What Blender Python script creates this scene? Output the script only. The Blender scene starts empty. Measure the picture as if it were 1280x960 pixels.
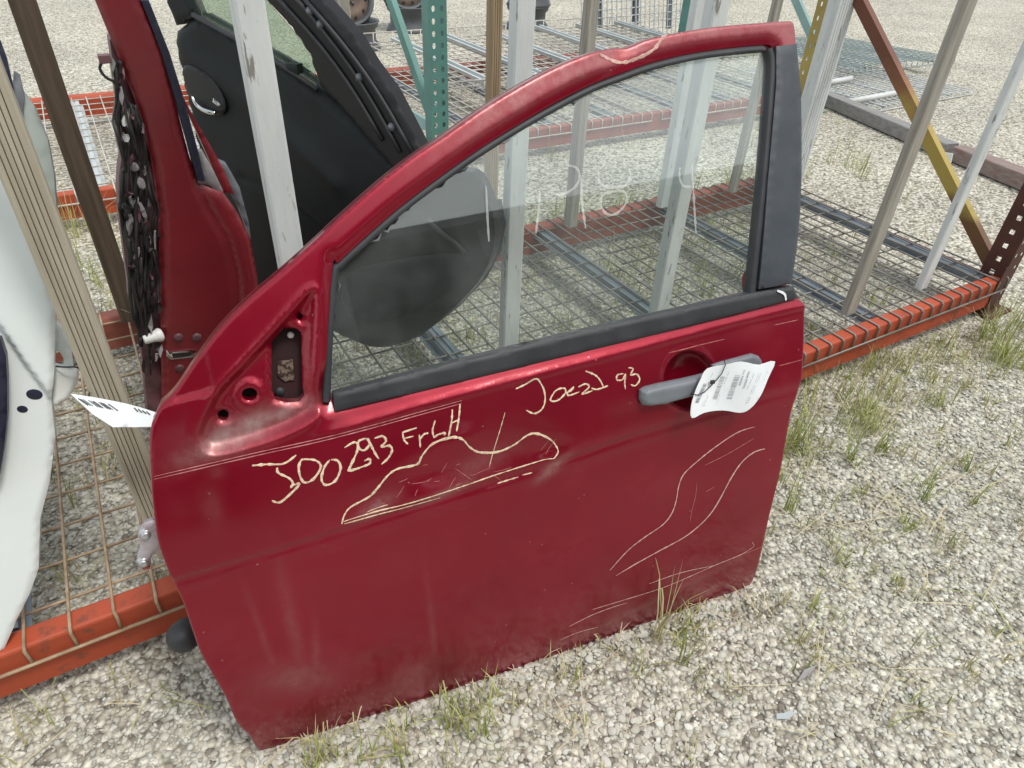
import bpy, bmesh, math, random
import numpy as np
from mathutils import Vector, Matrix, noise as mnoise
from mathutils.geometry import delaunay_2d_cdt

random.seed(7); rng = np.random.default_rng(7)
scene = bpy.context.scene
col = scene.collection

# ------------------------------------------------------------------ camera
F = 855.023
CAMH = 1.22
PITCH, ROLL, YAW = 0.64082, 0.04769, 0.55580
def cam_rows(p, r, y):
    fwd = np.array([math.sin(y)*math.cos(p), math.cos(y)*math.cos(p), -math.sin(p)])
    rt = np.array([math.cos(y), -math.sin(y), 0.0]); up = np.cross(rt, fwd)
    return np.array([math.cos(r)*rt+math.sin(r)*up, math.sin(r)*rt-math.cos(r)*up, fwd])
CM = cam_rows(PITCH, ROLL, YAW)
CAM = np.array([0.0, 0.0, CAMH])
cd = bpy.data.cameras.new('camera'); cam = bpy.data.objects.new('camera', cd); col.objects.link(cam)
cd.sensor_width = 36.0; cd.lens = F/1280*36.0; cd.clip_start = 0.02; cd.clip_end = 1000
m = Matrix(((CM[0][0], -CM[1][0], -CM[2][0], 0), (CM[0][1], -CM[1][1], -CM[2][1], 0), (CM[0][2], -CM[1][2], -CM[2][2], CAMH), (0, 0, 0, 1)))
cam.matrix_world = m
scene.camera = cam

# ------------------------------------------------------------------ world, sun, exposure
SUN_EL, SUN_AZ = math.radians(65), math.atan2(0.55, -1.0)     # azimuth measured from +Y towards +X
world = bpy.data.worlds.new('World'); scene.world = world; world.use_nodes = True
wn = world.node_tree.nodes; wl = world.node_tree.links; wn.clear()
wo = wn.new('ShaderNodeOutputWorld'); wb_ = wn.new('ShaderNodeBackground'); wb_.inputs['Strength'].default_value = 0.1
sky = wn.new('ShaderNodeTexSky'); sky.sky_type = 'NISHITA'; sky.sun_disc = False
sky.sun_elevation = SUN_EL; sky.sun_rotation = SUN_AZ; sky.dust_density = 4.0; sky.air_density = 1.2; sky.ozone_density = 1.0
# broken bright cloud over the whole sky
tc = wn.new('ShaderNodeTexCoord'); cn = wn.new('ShaderNodeTexNoise'); cn.inputs['Scale'].default_value = 2.6; cn.inputs['Detail'].default_value = 7; cn.inputs['Roughness'].default_value = 0.58
wl.new(tc.outputs['Generated'], cn.inputs['Vector'])
cr = wn.new('ShaderNodeValToRGB'); cr.color_ramp.elements[0].position = 0.44; cr.color_ramp.elements[1].position = 0.60
cr.color_ramp.elements[0].color = (0.25, 0.25, 0.25, 1); cr.color_ramp.elements[1].color = (1, 1, 1, 1)
wl.new(cn.outputs['Fac'], cr.inputs['Fac'])
mx = wn.new('ShaderNodeMix'); mx.data_type = 'RGBA'; mx.inputs[7].default_value = (10.6, 11.2, 11.1, 1)
wl.new(cr.outputs['Color'], mx.inputs[0]); wl.new(sky.outputs['Color'], mx.inputs[6]); wl.new(mx.outputs[2], wb_.inputs['Color'])
wl.new(wb_.outputs['Background'], wo.inputs['Surface'])

sd = bpy.data.lights.new('sun', 'SUN'); sd.energy = 1.4; sd.angle = math.radians(12); sd.color = (1.0, 0.97, 0.91)
sun = bpy.data.objects.new('sun', sd); col.objects.link(sun)
sv = Vector((math.sin(SUN_AZ)*math.cos(SUN_EL), math.cos(SUN_AZ)*math.cos(SUN_EL), math.sin(SUN_EL)))
sun.rotation_euler = sv.to_track_quat('Z', 'Y').to_euler(); sun.location = (0, 0, 20)
scene.view_settings.view_transform = 'Standard'; scene.view_settings.look = 'None'
scene.view_settings.exposure = 0.45; scene.view_settings.gamma = 1.0; scene.view_settings.use_curve_mapping = False

# ------------------------------------------------------------------ pixel helpers (photograph is 1280 x 960)
def rays(px):
    px = np.atleast_2d(np.asarray(px, float))
    return np.c_[(px-np.array([640, 480]))/F, np.ones(len(px))] @ CM
def onz(px, py, z=0.0):
    d = rays((px, py))[0]; return CAM+d*(z-CAMH)/d[2]
def ony(px, py, y):
    d = rays((px, py))[0]; return CAM+d*y/d[1]
def onx(px, py, x):
    d = rays((px, py))[0]; return CAM+d*x/d[0]

# ------------------------------------------------------------------ materials
MATS = {}
def pm(name, c1, c2=None, scale=8.0, rough=0.6, metal=0.0, bump=0.0, bscale=None, stretch=(1, 1, 1), coat=0.0, coatr=0.1,
       lo=0.35, hi=0.65, detail=6.0, c3=None, s3=30.0, lo3=0.6, hi3=0.7, rough3=None, spec=0.5, flat=False):
    mt = bpy.data.materials.new(name); mt.use_nodes = True
    n = mt.node_tree.nodes; l = mt.node_tree.links; b = n['Principled BSDF']
    b.inputs['Roughness'].default_value = rough; b.inputs['Metallic'].default_value = metal
    b.inputs['Coat Weight'].default_value = coat; b.inputs['Coat Roughness'].default_value = coatr
    b.inputs['Specular IOR Level'].default_value = spec
    t = n.new('ShaderNodeTexCoord'); mp = n.new('ShaderNodeMapping'); mp.inputs['Scale'].default_value = stretch
    l.new(t.outputs['Object'], mp.inputs['Vector'])
    ns = n.new('ShaderNodeTexNoise'); ns.inputs['Scale'].default_value = scale; ns.inputs['Detail'].default_value = detail; ns.inputs['Roughness'].default_value = 0.6
    l.new(mp.outputs['Vector'], ns.inputs['Vector'])
    rp = n.new('ShaderNodeMapRange'); rp.inputs['From Min'].default_value = lo; rp.inputs['From Max'].default_value = hi
    l.new(ns.outputs['Fac'], rp.inputs['Value'])
    mxn = n.new('ShaderNodeMix'); mxn.data_type = 'RGBA'
    mxn.inputs[6].default_value = (*c1, 1); mxn.inputs[7].default_value = (*(c2 or c1), 1)
    l.new(rp.outputs['Result'], mxn.inputs[0]); out = mxn.outputs[2]
    if c3:
        n3 = n.new('ShaderNodeTexNoise'); n3.inputs['Scale'].default_value = s3; n3.inputs['Detail'].default_value = 8; n3.inputs['Roughness'].default_value = 0.65
        l.new(mp.outputs['Vector'], n3.inputs['Vector'])
        r3 = n.new('ShaderNodeMapRange'); r3.inputs['From Min'].default_value = lo3; r3.inputs['From Max'].default_value = hi3
        l.new(n3.outputs['Fac'], r3.inputs['Value'])
        m3 = n.new('ShaderNodeMix'); m3.data_type = 'RGBA'; m3.inputs[7].default_value = (*c3, 1)
        l.new(r3.outputs['Result'], m3.inputs[0]); l.new(out, m3.inputs[6]); out = m3.outputs[2]
        if rough3 is not None:
            mr = n.new('ShaderNodeMapRange'); mr.inputs['To Min'].default_value = rough; mr.inputs['To Max'].default_value = rough3
            l.new(r3.outputs['Result'], mr.inputs['Value']); l.new(mr.outputs['Result'], b.inputs['Roughness'])
    l.new(out, b.inputs['Base Color'])
    if bump:
        nb = n.new('ShaderNodeTexNoise'); nb.inputs['Scale'].default_value = bscale or scale*4; nb.inputs['Detail'].default_value = 5
        l.new(mp.outputs['Vector'], nb.inputs['Vector'])
        bp = n.new('ShaderNodeBump'); bp.inputs['Strength'].default_value = bump; bp.inputs['Distance'].default_value = 0.004
        l.new(nb.outputs['Fac'], bp.inputs['Height']); l.new(bp.outputs['Normal'], b.inputs['Normal'])
    MATS[name] = mt
    return mt
M = MATS
RED = pm('red_car_paint', (0.225, 0.0010, 0.014), (0.285, 0.0015, 0.021), 3.0, rough=0.44, metal=0.6, coat=0.7, coatr=0.09, c3=(0.28, 0.020, 0.036), s3=6.0, lo3=0.58, hi3=0.85, rough3=0.6, spec=0.2)
# dusty, scuffed clear coat: roughness varies, specks of dried dirt
n = RED.node_tree.nodes; l = RED.node_tree.links; b = n['Principled BSDF']
tco = n.new('ShaderNodeTexCoord'); nz = n.new('ShaderNodeTexNoise'); nz.inputs['Scale'].default_value = 4.5; nz.inputs['Detail'].default_value = 9; nz.inputs['Roughness'].default_value = 0.7
l.new(tco.outputs['Object'], nz.inputs['Vector'])
rg = n.new('ShaderNodeMapRange'); rg.inputs['From Min'].default_value = 0.35; rg.inputs['From Max'].default_value = 0.72; rg.inputs['To Min'].default_value = 0.07; rg.inputs['To Max'].default_value = 0.24
l.new(nz.outputs['Fac'], rg.inputs['Value']); l.new(rg.outputs['Result'], b.inputs['Coat Roughness'])
# dusty layer with painted sheen, from the panel's own attribute, broken by noise
da = n.new('ShaderNodeAttribute'); da.attribute_name = 'dust_sheen'
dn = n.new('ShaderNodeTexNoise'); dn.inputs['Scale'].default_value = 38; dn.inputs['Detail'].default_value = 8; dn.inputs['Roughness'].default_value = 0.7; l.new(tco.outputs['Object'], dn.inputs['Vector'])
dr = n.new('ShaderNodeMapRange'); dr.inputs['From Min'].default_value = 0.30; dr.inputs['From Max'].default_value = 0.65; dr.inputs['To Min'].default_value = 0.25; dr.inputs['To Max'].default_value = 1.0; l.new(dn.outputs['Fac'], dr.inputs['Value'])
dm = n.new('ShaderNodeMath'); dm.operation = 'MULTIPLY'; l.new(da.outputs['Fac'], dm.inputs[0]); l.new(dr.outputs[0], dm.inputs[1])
# tiny dried specks all over
vs_ = n.new('ShaderNodeTexVoronoi'); vs_.inputs['Scale'].default_value = 95; l.new(tco.outputs['Object'], vs_.inputs['Vector'])
vsc = n.new('ShaderNodeSeparateColor'); l.new(vs_.outputs['Color'], vsc.inputs[0])
gt = n.new('ShaderNodeMath'); gt.operation = 'GREATER_THAN'; gt.inputs[1].default_value = 0.975; l.new(vsc.outputs[0], gt.inputs[0])
lt = n.new('ShaderNodeMath'); lt.operation = 'LESS_THAN'; lt.inputs[1].default_value = 0.16; l.new(vs_.outputs['Distance'], lt.inputs[0])
sp_ = n.new('ShaderNodeMath'); sp_.operation = 'MULTIPLY'; l.new(gt.outputs[0], sp_.inputs[0]); l.new(lt.outputs[0], sp_.inputs[1])
ss_ = n.new('ShaderNodeMath'); ss_.operation = 'MULTIPLY'; ss_.inputs[1].default_value = 0.30; l.new(sp_.outputs[0], ss_.inputs[0])
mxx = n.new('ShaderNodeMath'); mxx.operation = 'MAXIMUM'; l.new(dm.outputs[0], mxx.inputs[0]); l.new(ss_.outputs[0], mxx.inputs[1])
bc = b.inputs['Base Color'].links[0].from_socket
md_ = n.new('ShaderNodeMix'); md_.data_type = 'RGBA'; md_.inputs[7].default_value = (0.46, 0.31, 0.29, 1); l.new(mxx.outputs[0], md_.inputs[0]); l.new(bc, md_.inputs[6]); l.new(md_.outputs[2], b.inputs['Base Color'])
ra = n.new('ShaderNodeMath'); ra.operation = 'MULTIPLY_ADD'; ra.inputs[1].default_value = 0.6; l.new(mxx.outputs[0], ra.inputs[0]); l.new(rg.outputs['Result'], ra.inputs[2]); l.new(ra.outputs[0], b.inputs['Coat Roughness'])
pm('old_red_paint', (0.17, 0.005, 0.012), (0.22, 0.008, 0.016), 9.0, rough=0.5, metal=0.15, coat=0.6, coatr=0.25, c3=(0.40, 0.25, 0.20), s3=90.0, lo3=0.70, hi3=0.74)
pm('black_rubber', (0.018, 0.020, 0.024), (0.035, 0.037, 0.042), 14, rough=0.55)
pm('grey_trim', (0.040, 0.048, 0.060), (0.055, 0.064, 0.077), 20, rough=0.5, bump=0.08, bscale=400)
pm('grey_plastic', (0.13, 0.145, 0.165), (0.17, 0.185, 0.205), 14, rough=0.45, bump=0.05, bscale=500)
pm('dark_cavity', (0.035, 0.004, 0.006), (0.02, 0.004, 0.005), 20, rough=0.8)
pm('marker_ink', (0.78, 0.62, 0.44), (0.60, 0.38, 0.28), 60, rough=0.7, lo=0.45, hi=0.8)
pm('marker_pale', (0.66, 0.42, 0.36), (0.50, 0.24, 0.21), 60, rough=0.7, lo=0.45, hi=0.8)
for nm in ('marker_ink', 'marker_pale'):      # paint pen that skips here and there
    n = MATS[nm].node_tree.nodes; l = MATS[nm].node_tree.links; b = n['Principled BSDF']
    tx = n.new('ShaderNodeTexCoord'); nx_ = n.new('ShaderNodeTexNoise'); nx_.inputs['Scale'].default_value = 320; nx_.inputs['Detail'].default_value = 5; l.new(tx.outputs['Object'], nx_.inputs['Vector'])
    rx_ = n.new('ShaderNodeMapRange'); rx_.inputs['From Min'].default_value = 0.34; rx_.inputs['From Max'].default_value = 0.52; rx_.inputs['To Min'].default_value = 0.55; rx_.inputs['To Max'].default_value = 1.0
    l.new(nx_.outputs['Fac'], rx_.inputs['Value']); l.new(rx_.outputs[0], b.inputs['Alpha'])
pm('marker_faint', (0.50, 0.18, 0.15), (0.38, 0.10, 0.09), 60, rough=0.7)
pm('stripe_pink', (0.55, 0.22, 0.22), (0.40, 0.11, 0.12), 60, rough=0.6)

pm('tag_paper', (0.78, 0.81, 0.83), (0.72, 0.76, 0.79), 20, rough=0.6)
pm('print_ink', (0.03, 0.03, 0.035), None, rough=0.7)
pm('print_grey', (0.30, 0.31, 0.33), None, rough=0.7)
pm('steel_hinge', (0.48, 0.46, 0.48), (0.38, 0.30, 0.33), 40, rough=0.45, metal=0.5, c3=(0.35, 0.05, 0.06), s3=25, lo3=0.55, hi3=0.62)
pm('steel_hinge_bolt', (0.55, 0.56, 0.57), (0.42, 0.42, 0.42), 60, rough=0.4, metal=0.8)
pm('orange_paint', (0.36, 0.055, 0.020), (0.44, 0.075, 0.028), 6, rough=0.6, c3=(0.17, 0.055, 0.032), s3=22, lo3=0.56, hi3=0.66, bump=0.1, bscale=60)
pm('faded_orange', (0.33, 0.10, 0.072), (0.27, 0.07, 0.045), 8, rough=0.65, c3=(0.22, 0.08, 0.05), s3=18, lo3=0.58, hi3=0.70, bump=0.15, bscale=60)
pm('wire_zinc', (0.27, 0.26, 0.24), (0.17, 0.155, 0.135), 10, rough=0.5, metal=0.35)
pm('wire_pale', (0.62, 0.60, 0.56), (0.45, 0.42, 0.37), 10, rough=0.55, metal=0.2)
pm('wire_white', (0.66, 0.68, 0.68), (0.52, 0.54, 0.54), 10, rough=0.5, metal=0.2)
pm('wire_teal', (0.36, 0.43, 0.43), (0.30, 0.36, 0.36), 10, rough=0.5, metal=0.2)
pm('wire_rusty', (0.45, 0.34, 0.22), (0.26, 0.17, 0.10), 30, rough=0.7)
pm('zinc_channel', (0.19, 0.22, 0.25), (0.28, 0.31, 0.34), 9, rough=0.42, metal=0.6)
pm('pale_channel', (0.55, 0.58, 0.58), (0.45, 0.48, 0.48), 9, rough=0.5, metal=0.2)
pm('green_paint', (0.075, 0.20, 0.175), (0.10, 0.25, 0.22), 8, rough=0.5, c3=(0.15, 0.22, 0.20), s3=24, lo3=0.6, hi3=0.7)
pm('teal_faded', (0.20, 0.33, 0.31), (0.25, 0.38, 0.36), 8, rough=0.55)
pm('yellow_paint', (0.44, 0.34, 0.09), (0.36, 0.27, 0.08), 8, rough=0.5, c3=(0.20, 0.075, 0.03), s3=5, lo3=0.54, hi3=0.62)
pm('rust_yellow', (0.44, 0.33, 0.08), (0.34, 0.24, 0.06), 8, rough=0.5, c3=(0.23, 0.08, 0.04), s3=2.2, lo3=0.48, hi3=0.55)
ry = MATS['rust_yellow']; n = ry.node_tree.nodes; l = ry.node_tree.links; b = n['Principled BSDF']
gx = n.new('ShaderNodeTexCoord'); gs = n.new('ShaderNodeSeparateXYZ'); l.new(gx.outputs['Object'], gs.inputs[0])
gn = n.new('ShaderNodeTexNoise'); gn.inputs['Scale'].default_value = 9; gn.inputs['Detail'].default_value = 6; l.new(gx.outputs['Object'], gn.inputs['Vector'])
ga = n.new('ShaderNodeMath'); ga.operation = 'MULTIPLY_ADD'; ga.inputs[1].default_value = 0.28; l.new(gn.outputs['Fac'], ga.inputs[0]); l.new(gs.outputs['Z'], ga.inputs[2])
gr_ = n.new('ShaderNodeValToRGB'); l.new(ga.outputs[0], gr_.inputs['Fac']); e = gr_.color_ramp.elements
e[0].position = 0.40; e[0].color = (0.16, 0.075, 0.03, 1); e[1].position = 0.86; e[1].color = (0.16, 0.055, 0.03, 1)
for p_, c_ in ((0.47, (0.40, 0.30, 0.07)), (0.66, (0.42, 0.31, 0.07)), (0.76, (0.27, 0.12, 0.05))):
    x = e.new(p_); x.color = (*c_, 1)
l.new(gr_.outputs['Color'], b.inputs['Base Color'])
pm('brown_rust', (0.06, 0.019, 0.014), (0.09, 0.028, 0.02), 14, rough=0.6)
pm('wood_grey', (0.42, 0.40, 0.355), (0.27, 0.245, 0.21), 9, rough=0.85, stretch=(9, 9, 0.5), bump=0.5, bscale=22, c3=(0.10, 0.085, 0.07), s3=5, lo3=0.62, hi3=0.72)
pm('wood_brown', (0.115, 0.082, 0.052), (0.060, 0.042, 0.027), 9, rough=0.85, stretch=(9, 9, 0.5), bump=0.5, bscale=22)
pm('wood_pale', (0.50, 0.46, 0.36), (0.36, 0.32, 0.24), 6, rough=0.85, stretch=(9, 9, 0.5), bump=0.35, bscale=22)
pm('wood_tan', (0.40, 0.30, 0.19), (0.28, 0.20, 0.12), 8, rough=0.85, stretch=(9, 9, 0.5), bump=0.4, bscale=22)
pm('white_painted_wood', (0.70, 0.73, 0.73), (0.58, 0.61, 0.61), 7, rough=0.6, stretch=(4, 4, 0.7), bump=0.25, bscale=20, c3=(0.24, 0.23, 0.21), s3=16, lo3=0.61, hi3=0.66)
pm('timber_grey', (0.30, 0.29, 0.28), (0.20, 0.19, 0.185), 9, rough=0.9, stretch=(9, 0.6, 9), bump=0.5, bscale=22)
pm('timber_red', (0.22, 0.13, 0.12), (0.28, 0.24, 0.22), 9, rough=0.9, stretch=(9, 0.6, 9), bump=0.5, bscale=22)
pm('white_car_paint', (0.76, 0.81, 0.80), (0.70, 0.76, 0.75), 4, rough=0.35, coat=0.7, coatr=0.1, c3=(0.35, 0.36, 0.34), s3=60, lo3=0.72, hi3=0.75)
pm('pale_green_panel', (0.36, 0.40, 0.37), (0.30, 0.35, 0.32), 5, rough=0.5)
pm('dark_blue_seal', (0.012, 0.014, 0.035), (0.02, 0.022, 0.045), 10, rough=0.4)
pm('white_plastic', (0.78, 0.79, 0.77), (0.70, 0.71, 0.69), 14, rough=0.4)
pm('black_trim', (0.008, 0.011, 0.012), (0.012, 0.018, 0.019), 6, rough=0.6, spec=0.3, bump=0.1, bscale=300)
pm('black_gloss', (0.005, 0.0055, 0.006), (0.009, 0.009, 0.009), 6, rough=0.22, spec=0.35)
pm('black_frame', (0.008, 0.008, 0.010), (0.016, 0.015, 0.017), 14, rough=0.45, spec=0.35)
pm('sail_grey', (0.34, 0.40, 0.44), (0.30, 0.36, 0.40), 6, rough=0.35)
pm('chrome', (0.62, 0.63, 0.63), None, rough=0.15, metal=1.0)
pm('wire_black', (0.010, 0.010, 0.010), (0.035, 0.032, 0.030), 30, rough=0.5)
pm('plum_metal', (0.17, 0.08, 0.09), (0.08, 0.03, 0.035), 12, rough=0.5)
pm('foam_grey', (0.35, 0.34, 0.34), (0.22, 0.20, 0.20), 30, rough=0.7)
pm('foam_brown', (0.16, 0.12, 0.09), (0.03, 0.015, 0.012), 160, rough=0.9, lo=.45, hi=.55)
pm('steel_wheel', (0.075, 0.085, 0.092), (0.11, 0.115, 0.12), 8, rough=0.55, metal=0.3)
pm('wheel_rust', (0.17, 0.115, 0.085), (0.10, 0.07, 0.055), 9, rough=0.7)
pm('tyre_black', (0.018, 0.018, 0.018), (0.03, 0.03, 0.03), 20, rough=0.75)
pm('pipe_white', (0.66, 0.67, 0.66), (0.56, 0.57, 0.56), 8, rough=0.45)
pm('shed_grey', (0.20, 0.20, 0.21), (0.15, 0.15, 0.16), 2, rough=0.7)
pm('litter_blue', (0.42, 0.46, 0.48), (0.34, 0.38, 0.40), 8, rough=0.5)

def glass_mat(name, tint, dust_sheen, filmcol=(0.75, 0.80, 0.80), lo=0.45, hi=0.8, refl=1.0):
    mt = bpy.data.materials.new(name); mt.use_nodes = True
    n = mt.node_tree.nodes; l = mt.node_tree.links; n.clear()
    o = n.new('ShaderNodeOutputMaterial'); tr = n.new('ShaderNodeBsdfTransparent'); tr.inputs['Color'].default_value = (*tint, 1)
    gl = n.new('ShaderNodeBsdfGlossy'); gl.inputs['Roughness'].default_value = 0.02
    fr = n.new('ShaderNodeFresnel'); 
    ge = n.new('ShaderNodeNewGeometry'); io = n.new('ShaderNodeMapRange'); io.inputs['To Min'].default_value = 1.9; io.inputs['To Max'].default_value = 1/1.9   # thin pane: no total reflection at the rear face
    l.new(ge.outputs['Backfacing'], io.inputs['Value']); l.new(io.outputs[0], fr.inputs['IOR'])
    mf = n.new('ShaderNodeMath'); mf.operation = 'MULTIPLY'; mf.inputs[1].default_value = refl; l.new(fr.outputs[0], mf.inputs[0])
    m1 = n.new('ShaderNodeMixShader'); l.new(mf.outputs[0], m1.inputs[0]); l.new(tr.outputs[0], m1.inputs[1]); l.new(gl.outputs[0], m1.inputs[2])
    df = n.new('ShaderNodeBsdfDiffuse'); df.inputs['Color'].default_value = (*filmcol, 1)
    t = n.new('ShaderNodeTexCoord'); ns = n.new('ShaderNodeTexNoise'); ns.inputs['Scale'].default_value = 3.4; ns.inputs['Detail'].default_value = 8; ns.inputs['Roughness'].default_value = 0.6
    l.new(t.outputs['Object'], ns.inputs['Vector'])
    mr = n.new('ShaderNodeMapRange'); mr.inputs['From Min'].default_value = lo; mr.inputs['From Max'].default_value = hi; mr.inputs['To Min'].default_value = dust_sheen*0.35; mr.inputs['To Max'].default_value = dust_sheen*2.2
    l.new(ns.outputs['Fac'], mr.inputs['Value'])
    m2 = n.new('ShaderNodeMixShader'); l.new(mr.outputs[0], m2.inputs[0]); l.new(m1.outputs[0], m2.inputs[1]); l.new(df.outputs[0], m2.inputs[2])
    l.new(m2.outputs[0], o.inputs['Surface'])
    MATS[name] = mt; return mt
glass_mat('door_glass', (0.93, 0.97, 0.95), 0.035, lo=0.45, hi=0.75)  # thin dusty film, partly standing in for reflected sky haze
glass_mat('glass_marker', (1, 1, 1), 0.27, (0.85, 0.87, 0.86), lo=0.2, hi=0.9, refl=0.2)
glass_mat('green_glass', (0.72, 0.82, 0.74), 0.10, (0.45, 0.52, 0.46))

def attr_mat(name, stops, rough=0.8, noise=0.25, nscale=120, bump=0.3):
    mt = bpy.data.materials.new(name); mt.use_nodes = True
    n = mt.node_tree.nodes; l = mt.node_tree.links; b = n['Principled BSDF']; b.inputs['Roughness'].default_value = rough
    b.inputs['Specular IOR Level'].default_value = 0.3
    a = n.new('ShaderNodeAttribute'); a.attribute_name = 'tint'
    t = n.new('ShaderNodeTexCoord'); ns = n.new('ShaderNodeTexNoise'); ns.inputs['Scale'].default_value = nscale; ns.inputs['Detail'].default_value = 4
    l.new(t.outputs['Object'], ns.inputs['Vector'])
    md = n.new('ShaderNodeMath'); md.operation = 'MULTIPLY_ADD'; md.inputs[1].default_value = noise; l.new(ns.outputs['Fac'], md.inputs[0]); l.new(a.outputs['Fac'], md.inputs[2])
    sb = n.new('ShaderNodeMath'); sb.operation = 'SUBTRACT'; sb.inputs[1].default_value = noise*0.5; l.new(md.outputs[0], sb.inputs[0])
    r = n.new('ShaderNodeValToRGB'); l.new(sb.outputs[0], r.inputs['Fac'])
    e = r.color_ramp.elements
    e[0].position = stops[0][0]; e[0].color = (*stops[0][1], 1); e[1].position = stops[-1][0]; e[1].color = (*stops[-1][1], 1)
    for p, c in stops[1:-1]:
        x = e.new(p); x.color = (*c, 1)
    l.new(r.outputs['Color'], b.inputs['Base Color'])
    if bump:
        bp = n.new('ShaderNodeBump'); bp.inputs['Strength'].default_value = bump; bp.inputs['Distance'].default_value = 0.002
        l.new(ns.outputs['Fac'], bp.inputs['Height']); l.new(bp.outputs['Normal'], b.inputs['Normal'])
    MATS[name] = mt; return mt
attr_mat('pebble', [(0.0, (0.25, 0.24, 0.21)), (0.2, (0.36, 0.345, 0.295)), (0.45, (0.46, 0.445, 0.385)), (0.75, (0.54, 0.53, 0.465)), (1.0, (0.66, 0.66, 0.61))])
attr_mat('grass_blade', [(0.0, (0.17, 0.23, 0.04)), (0.35, (0.30, 0.36, 0.09)), (0.6, (0.40, 0.40, 0.16)), (0.8, (0.47, 0.41, 0.23)), (1.0, (0.58, 0.50, 0.34))], rough=0.6, bump=0)

def gravel_mat():
    mt = bpy.data.materials.new('gravel_ground'); mt.use_nodes = True
    n = mt.node_tree.nodes; l = mt.node_tree.links; b = n['Principled BSDF']; b.inputs['Roughness'].default_value = 0.9; b.inputs['Specular IOR Level'].default_value = 0.2
    t = n.new('ShaderNodeTexCoord')
    wv = n.new('ShaderNodeTexNoise'); wv.inputs['Scale'].default_value = 40; l.new(t.outputs['Object'], wv.inputs['Vector'])
    ad = n.new('ShaderNodeMixRGB'); ad.blend_type = 'ADD'; ad.inputs[0].default_value = 0.012; l.new(t.outputs['Object'], ad.inputs[1]); l.new(wv.outputs['Color'], ad.inputs[2])
    v = n.new('ShaderNodeTexVoronoi'); v.inputs['Scale'].default_value = 74; l.new(ad.outputs[0], v.inputs['Vector'])
    sp = n.new('ShaderNodeSeparateColor'); l.new(v.outputs['Color'], sp.inputs[0])
    r = n.new('ShaderNodeValToRGB'); l.new(sp.outputs[0], r.inputs['Fac']); e = r.color_ramp.elements
    e[0].position = 0; e[0].color = (0.24, 0.215, 0.18, 1); e[1].position = 1; e[1].color = (0.80, 0.77, 0.67, 1)
    x = e.new(0.22); x.color = (0.45, 0.41, 0.33, 1); x = e.new(0.6); x.color = (0.66, 0.625, 0.52, 1)
    big = n.new('ShaderNodeTexNoise'); big.inputs['Scale'].default_value = 1.3; big.inputs['Detail'].default_value = 5; l.new(t.outputs['Object'], big.inputs['Vector'])
    br = n.new('ShaderNodeMapRange'); br.inputs['From Min'].default_value = 0.3; br.inputs['From Max'].default_value = 0.7; br.inputs['To Min'].default_value = 0.84; br.inputs['To Max'].default_value = 1.1; l.new(big.outputs['Fac'], br.inputs['Value'])
    # darker joints between the stones
    jr = n.new('ShaderNodeMapRange'); jr.inputs['From Min'].default_value = 0.42; jr.inputs['From Max'].default_value = 0.78; jr.inputs['To Min'].default_value = 1.0; jr.inputs['To Max'].default_value = 0.48; l.new(v.outputs['Distance'], jr.inputs['Value'])
    mu = n.new('ShaderNodeMath'); mu.operation = 'MULTIPLY'; l.new(br.outputs[0], mu.inputs[0]); l.new(jr.outputs[0], mu.inputs[1])
    mm = n.new('ShaderNodeVectorMath'); mm.operation = 'SCALE'; l.new(r.outputs['Color'], mm.inputs[0]); l.new(mu.outputs[0], mm.inputs['Scale'])
    l.new(mm.outputs[0], b.inputs['Base Color'])
    iv = n.new('ShaderNodeMath'); iv.operation = 'SUBTRACT'; iv.inputs[0].default_value = 1.0; l.new(v.outputs['Distance'], iv.inputs[1])
    bp = n.new('ShaderNodeBump'); bp.inputs['Strength'].default_value = 1.0; bp.inputs['Distance'].default_value = 0.010
    l.new(iv.outputs[0], bp.inputs['Height']); l.new(bp.outputs['Normal'], b.inputs['Normal'])
    MATS['gravel_ground'] = mt
gravel_mat()
pm('bed_dirt', (0.15, 0.13, 0.10), (0.24, 0.215, 0.17), 30, rough=0.95, bump=0.5, bscale=150)

# ------------------------------------------------------------------ object helpers
def tag(o, label=None, cat=None, group=None, kind=None):
    if label: o['label'] = label
    if cat: o['category'] = cat
    if group: o['group'] = group
    if kind: o['kind'] = kind
    return o
def empty(name, loc=(0, 0, 0)):
    o = bpy.data.objects.new(name, None); o.empty_display_size = 0.1; col.objects.link(o); o.location = loc; return o
def root_loc(o):
    loc = np.zeros(3)
    while o is not None:
        loc += np.array(o.location); o = o.parent
    return loc

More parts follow.
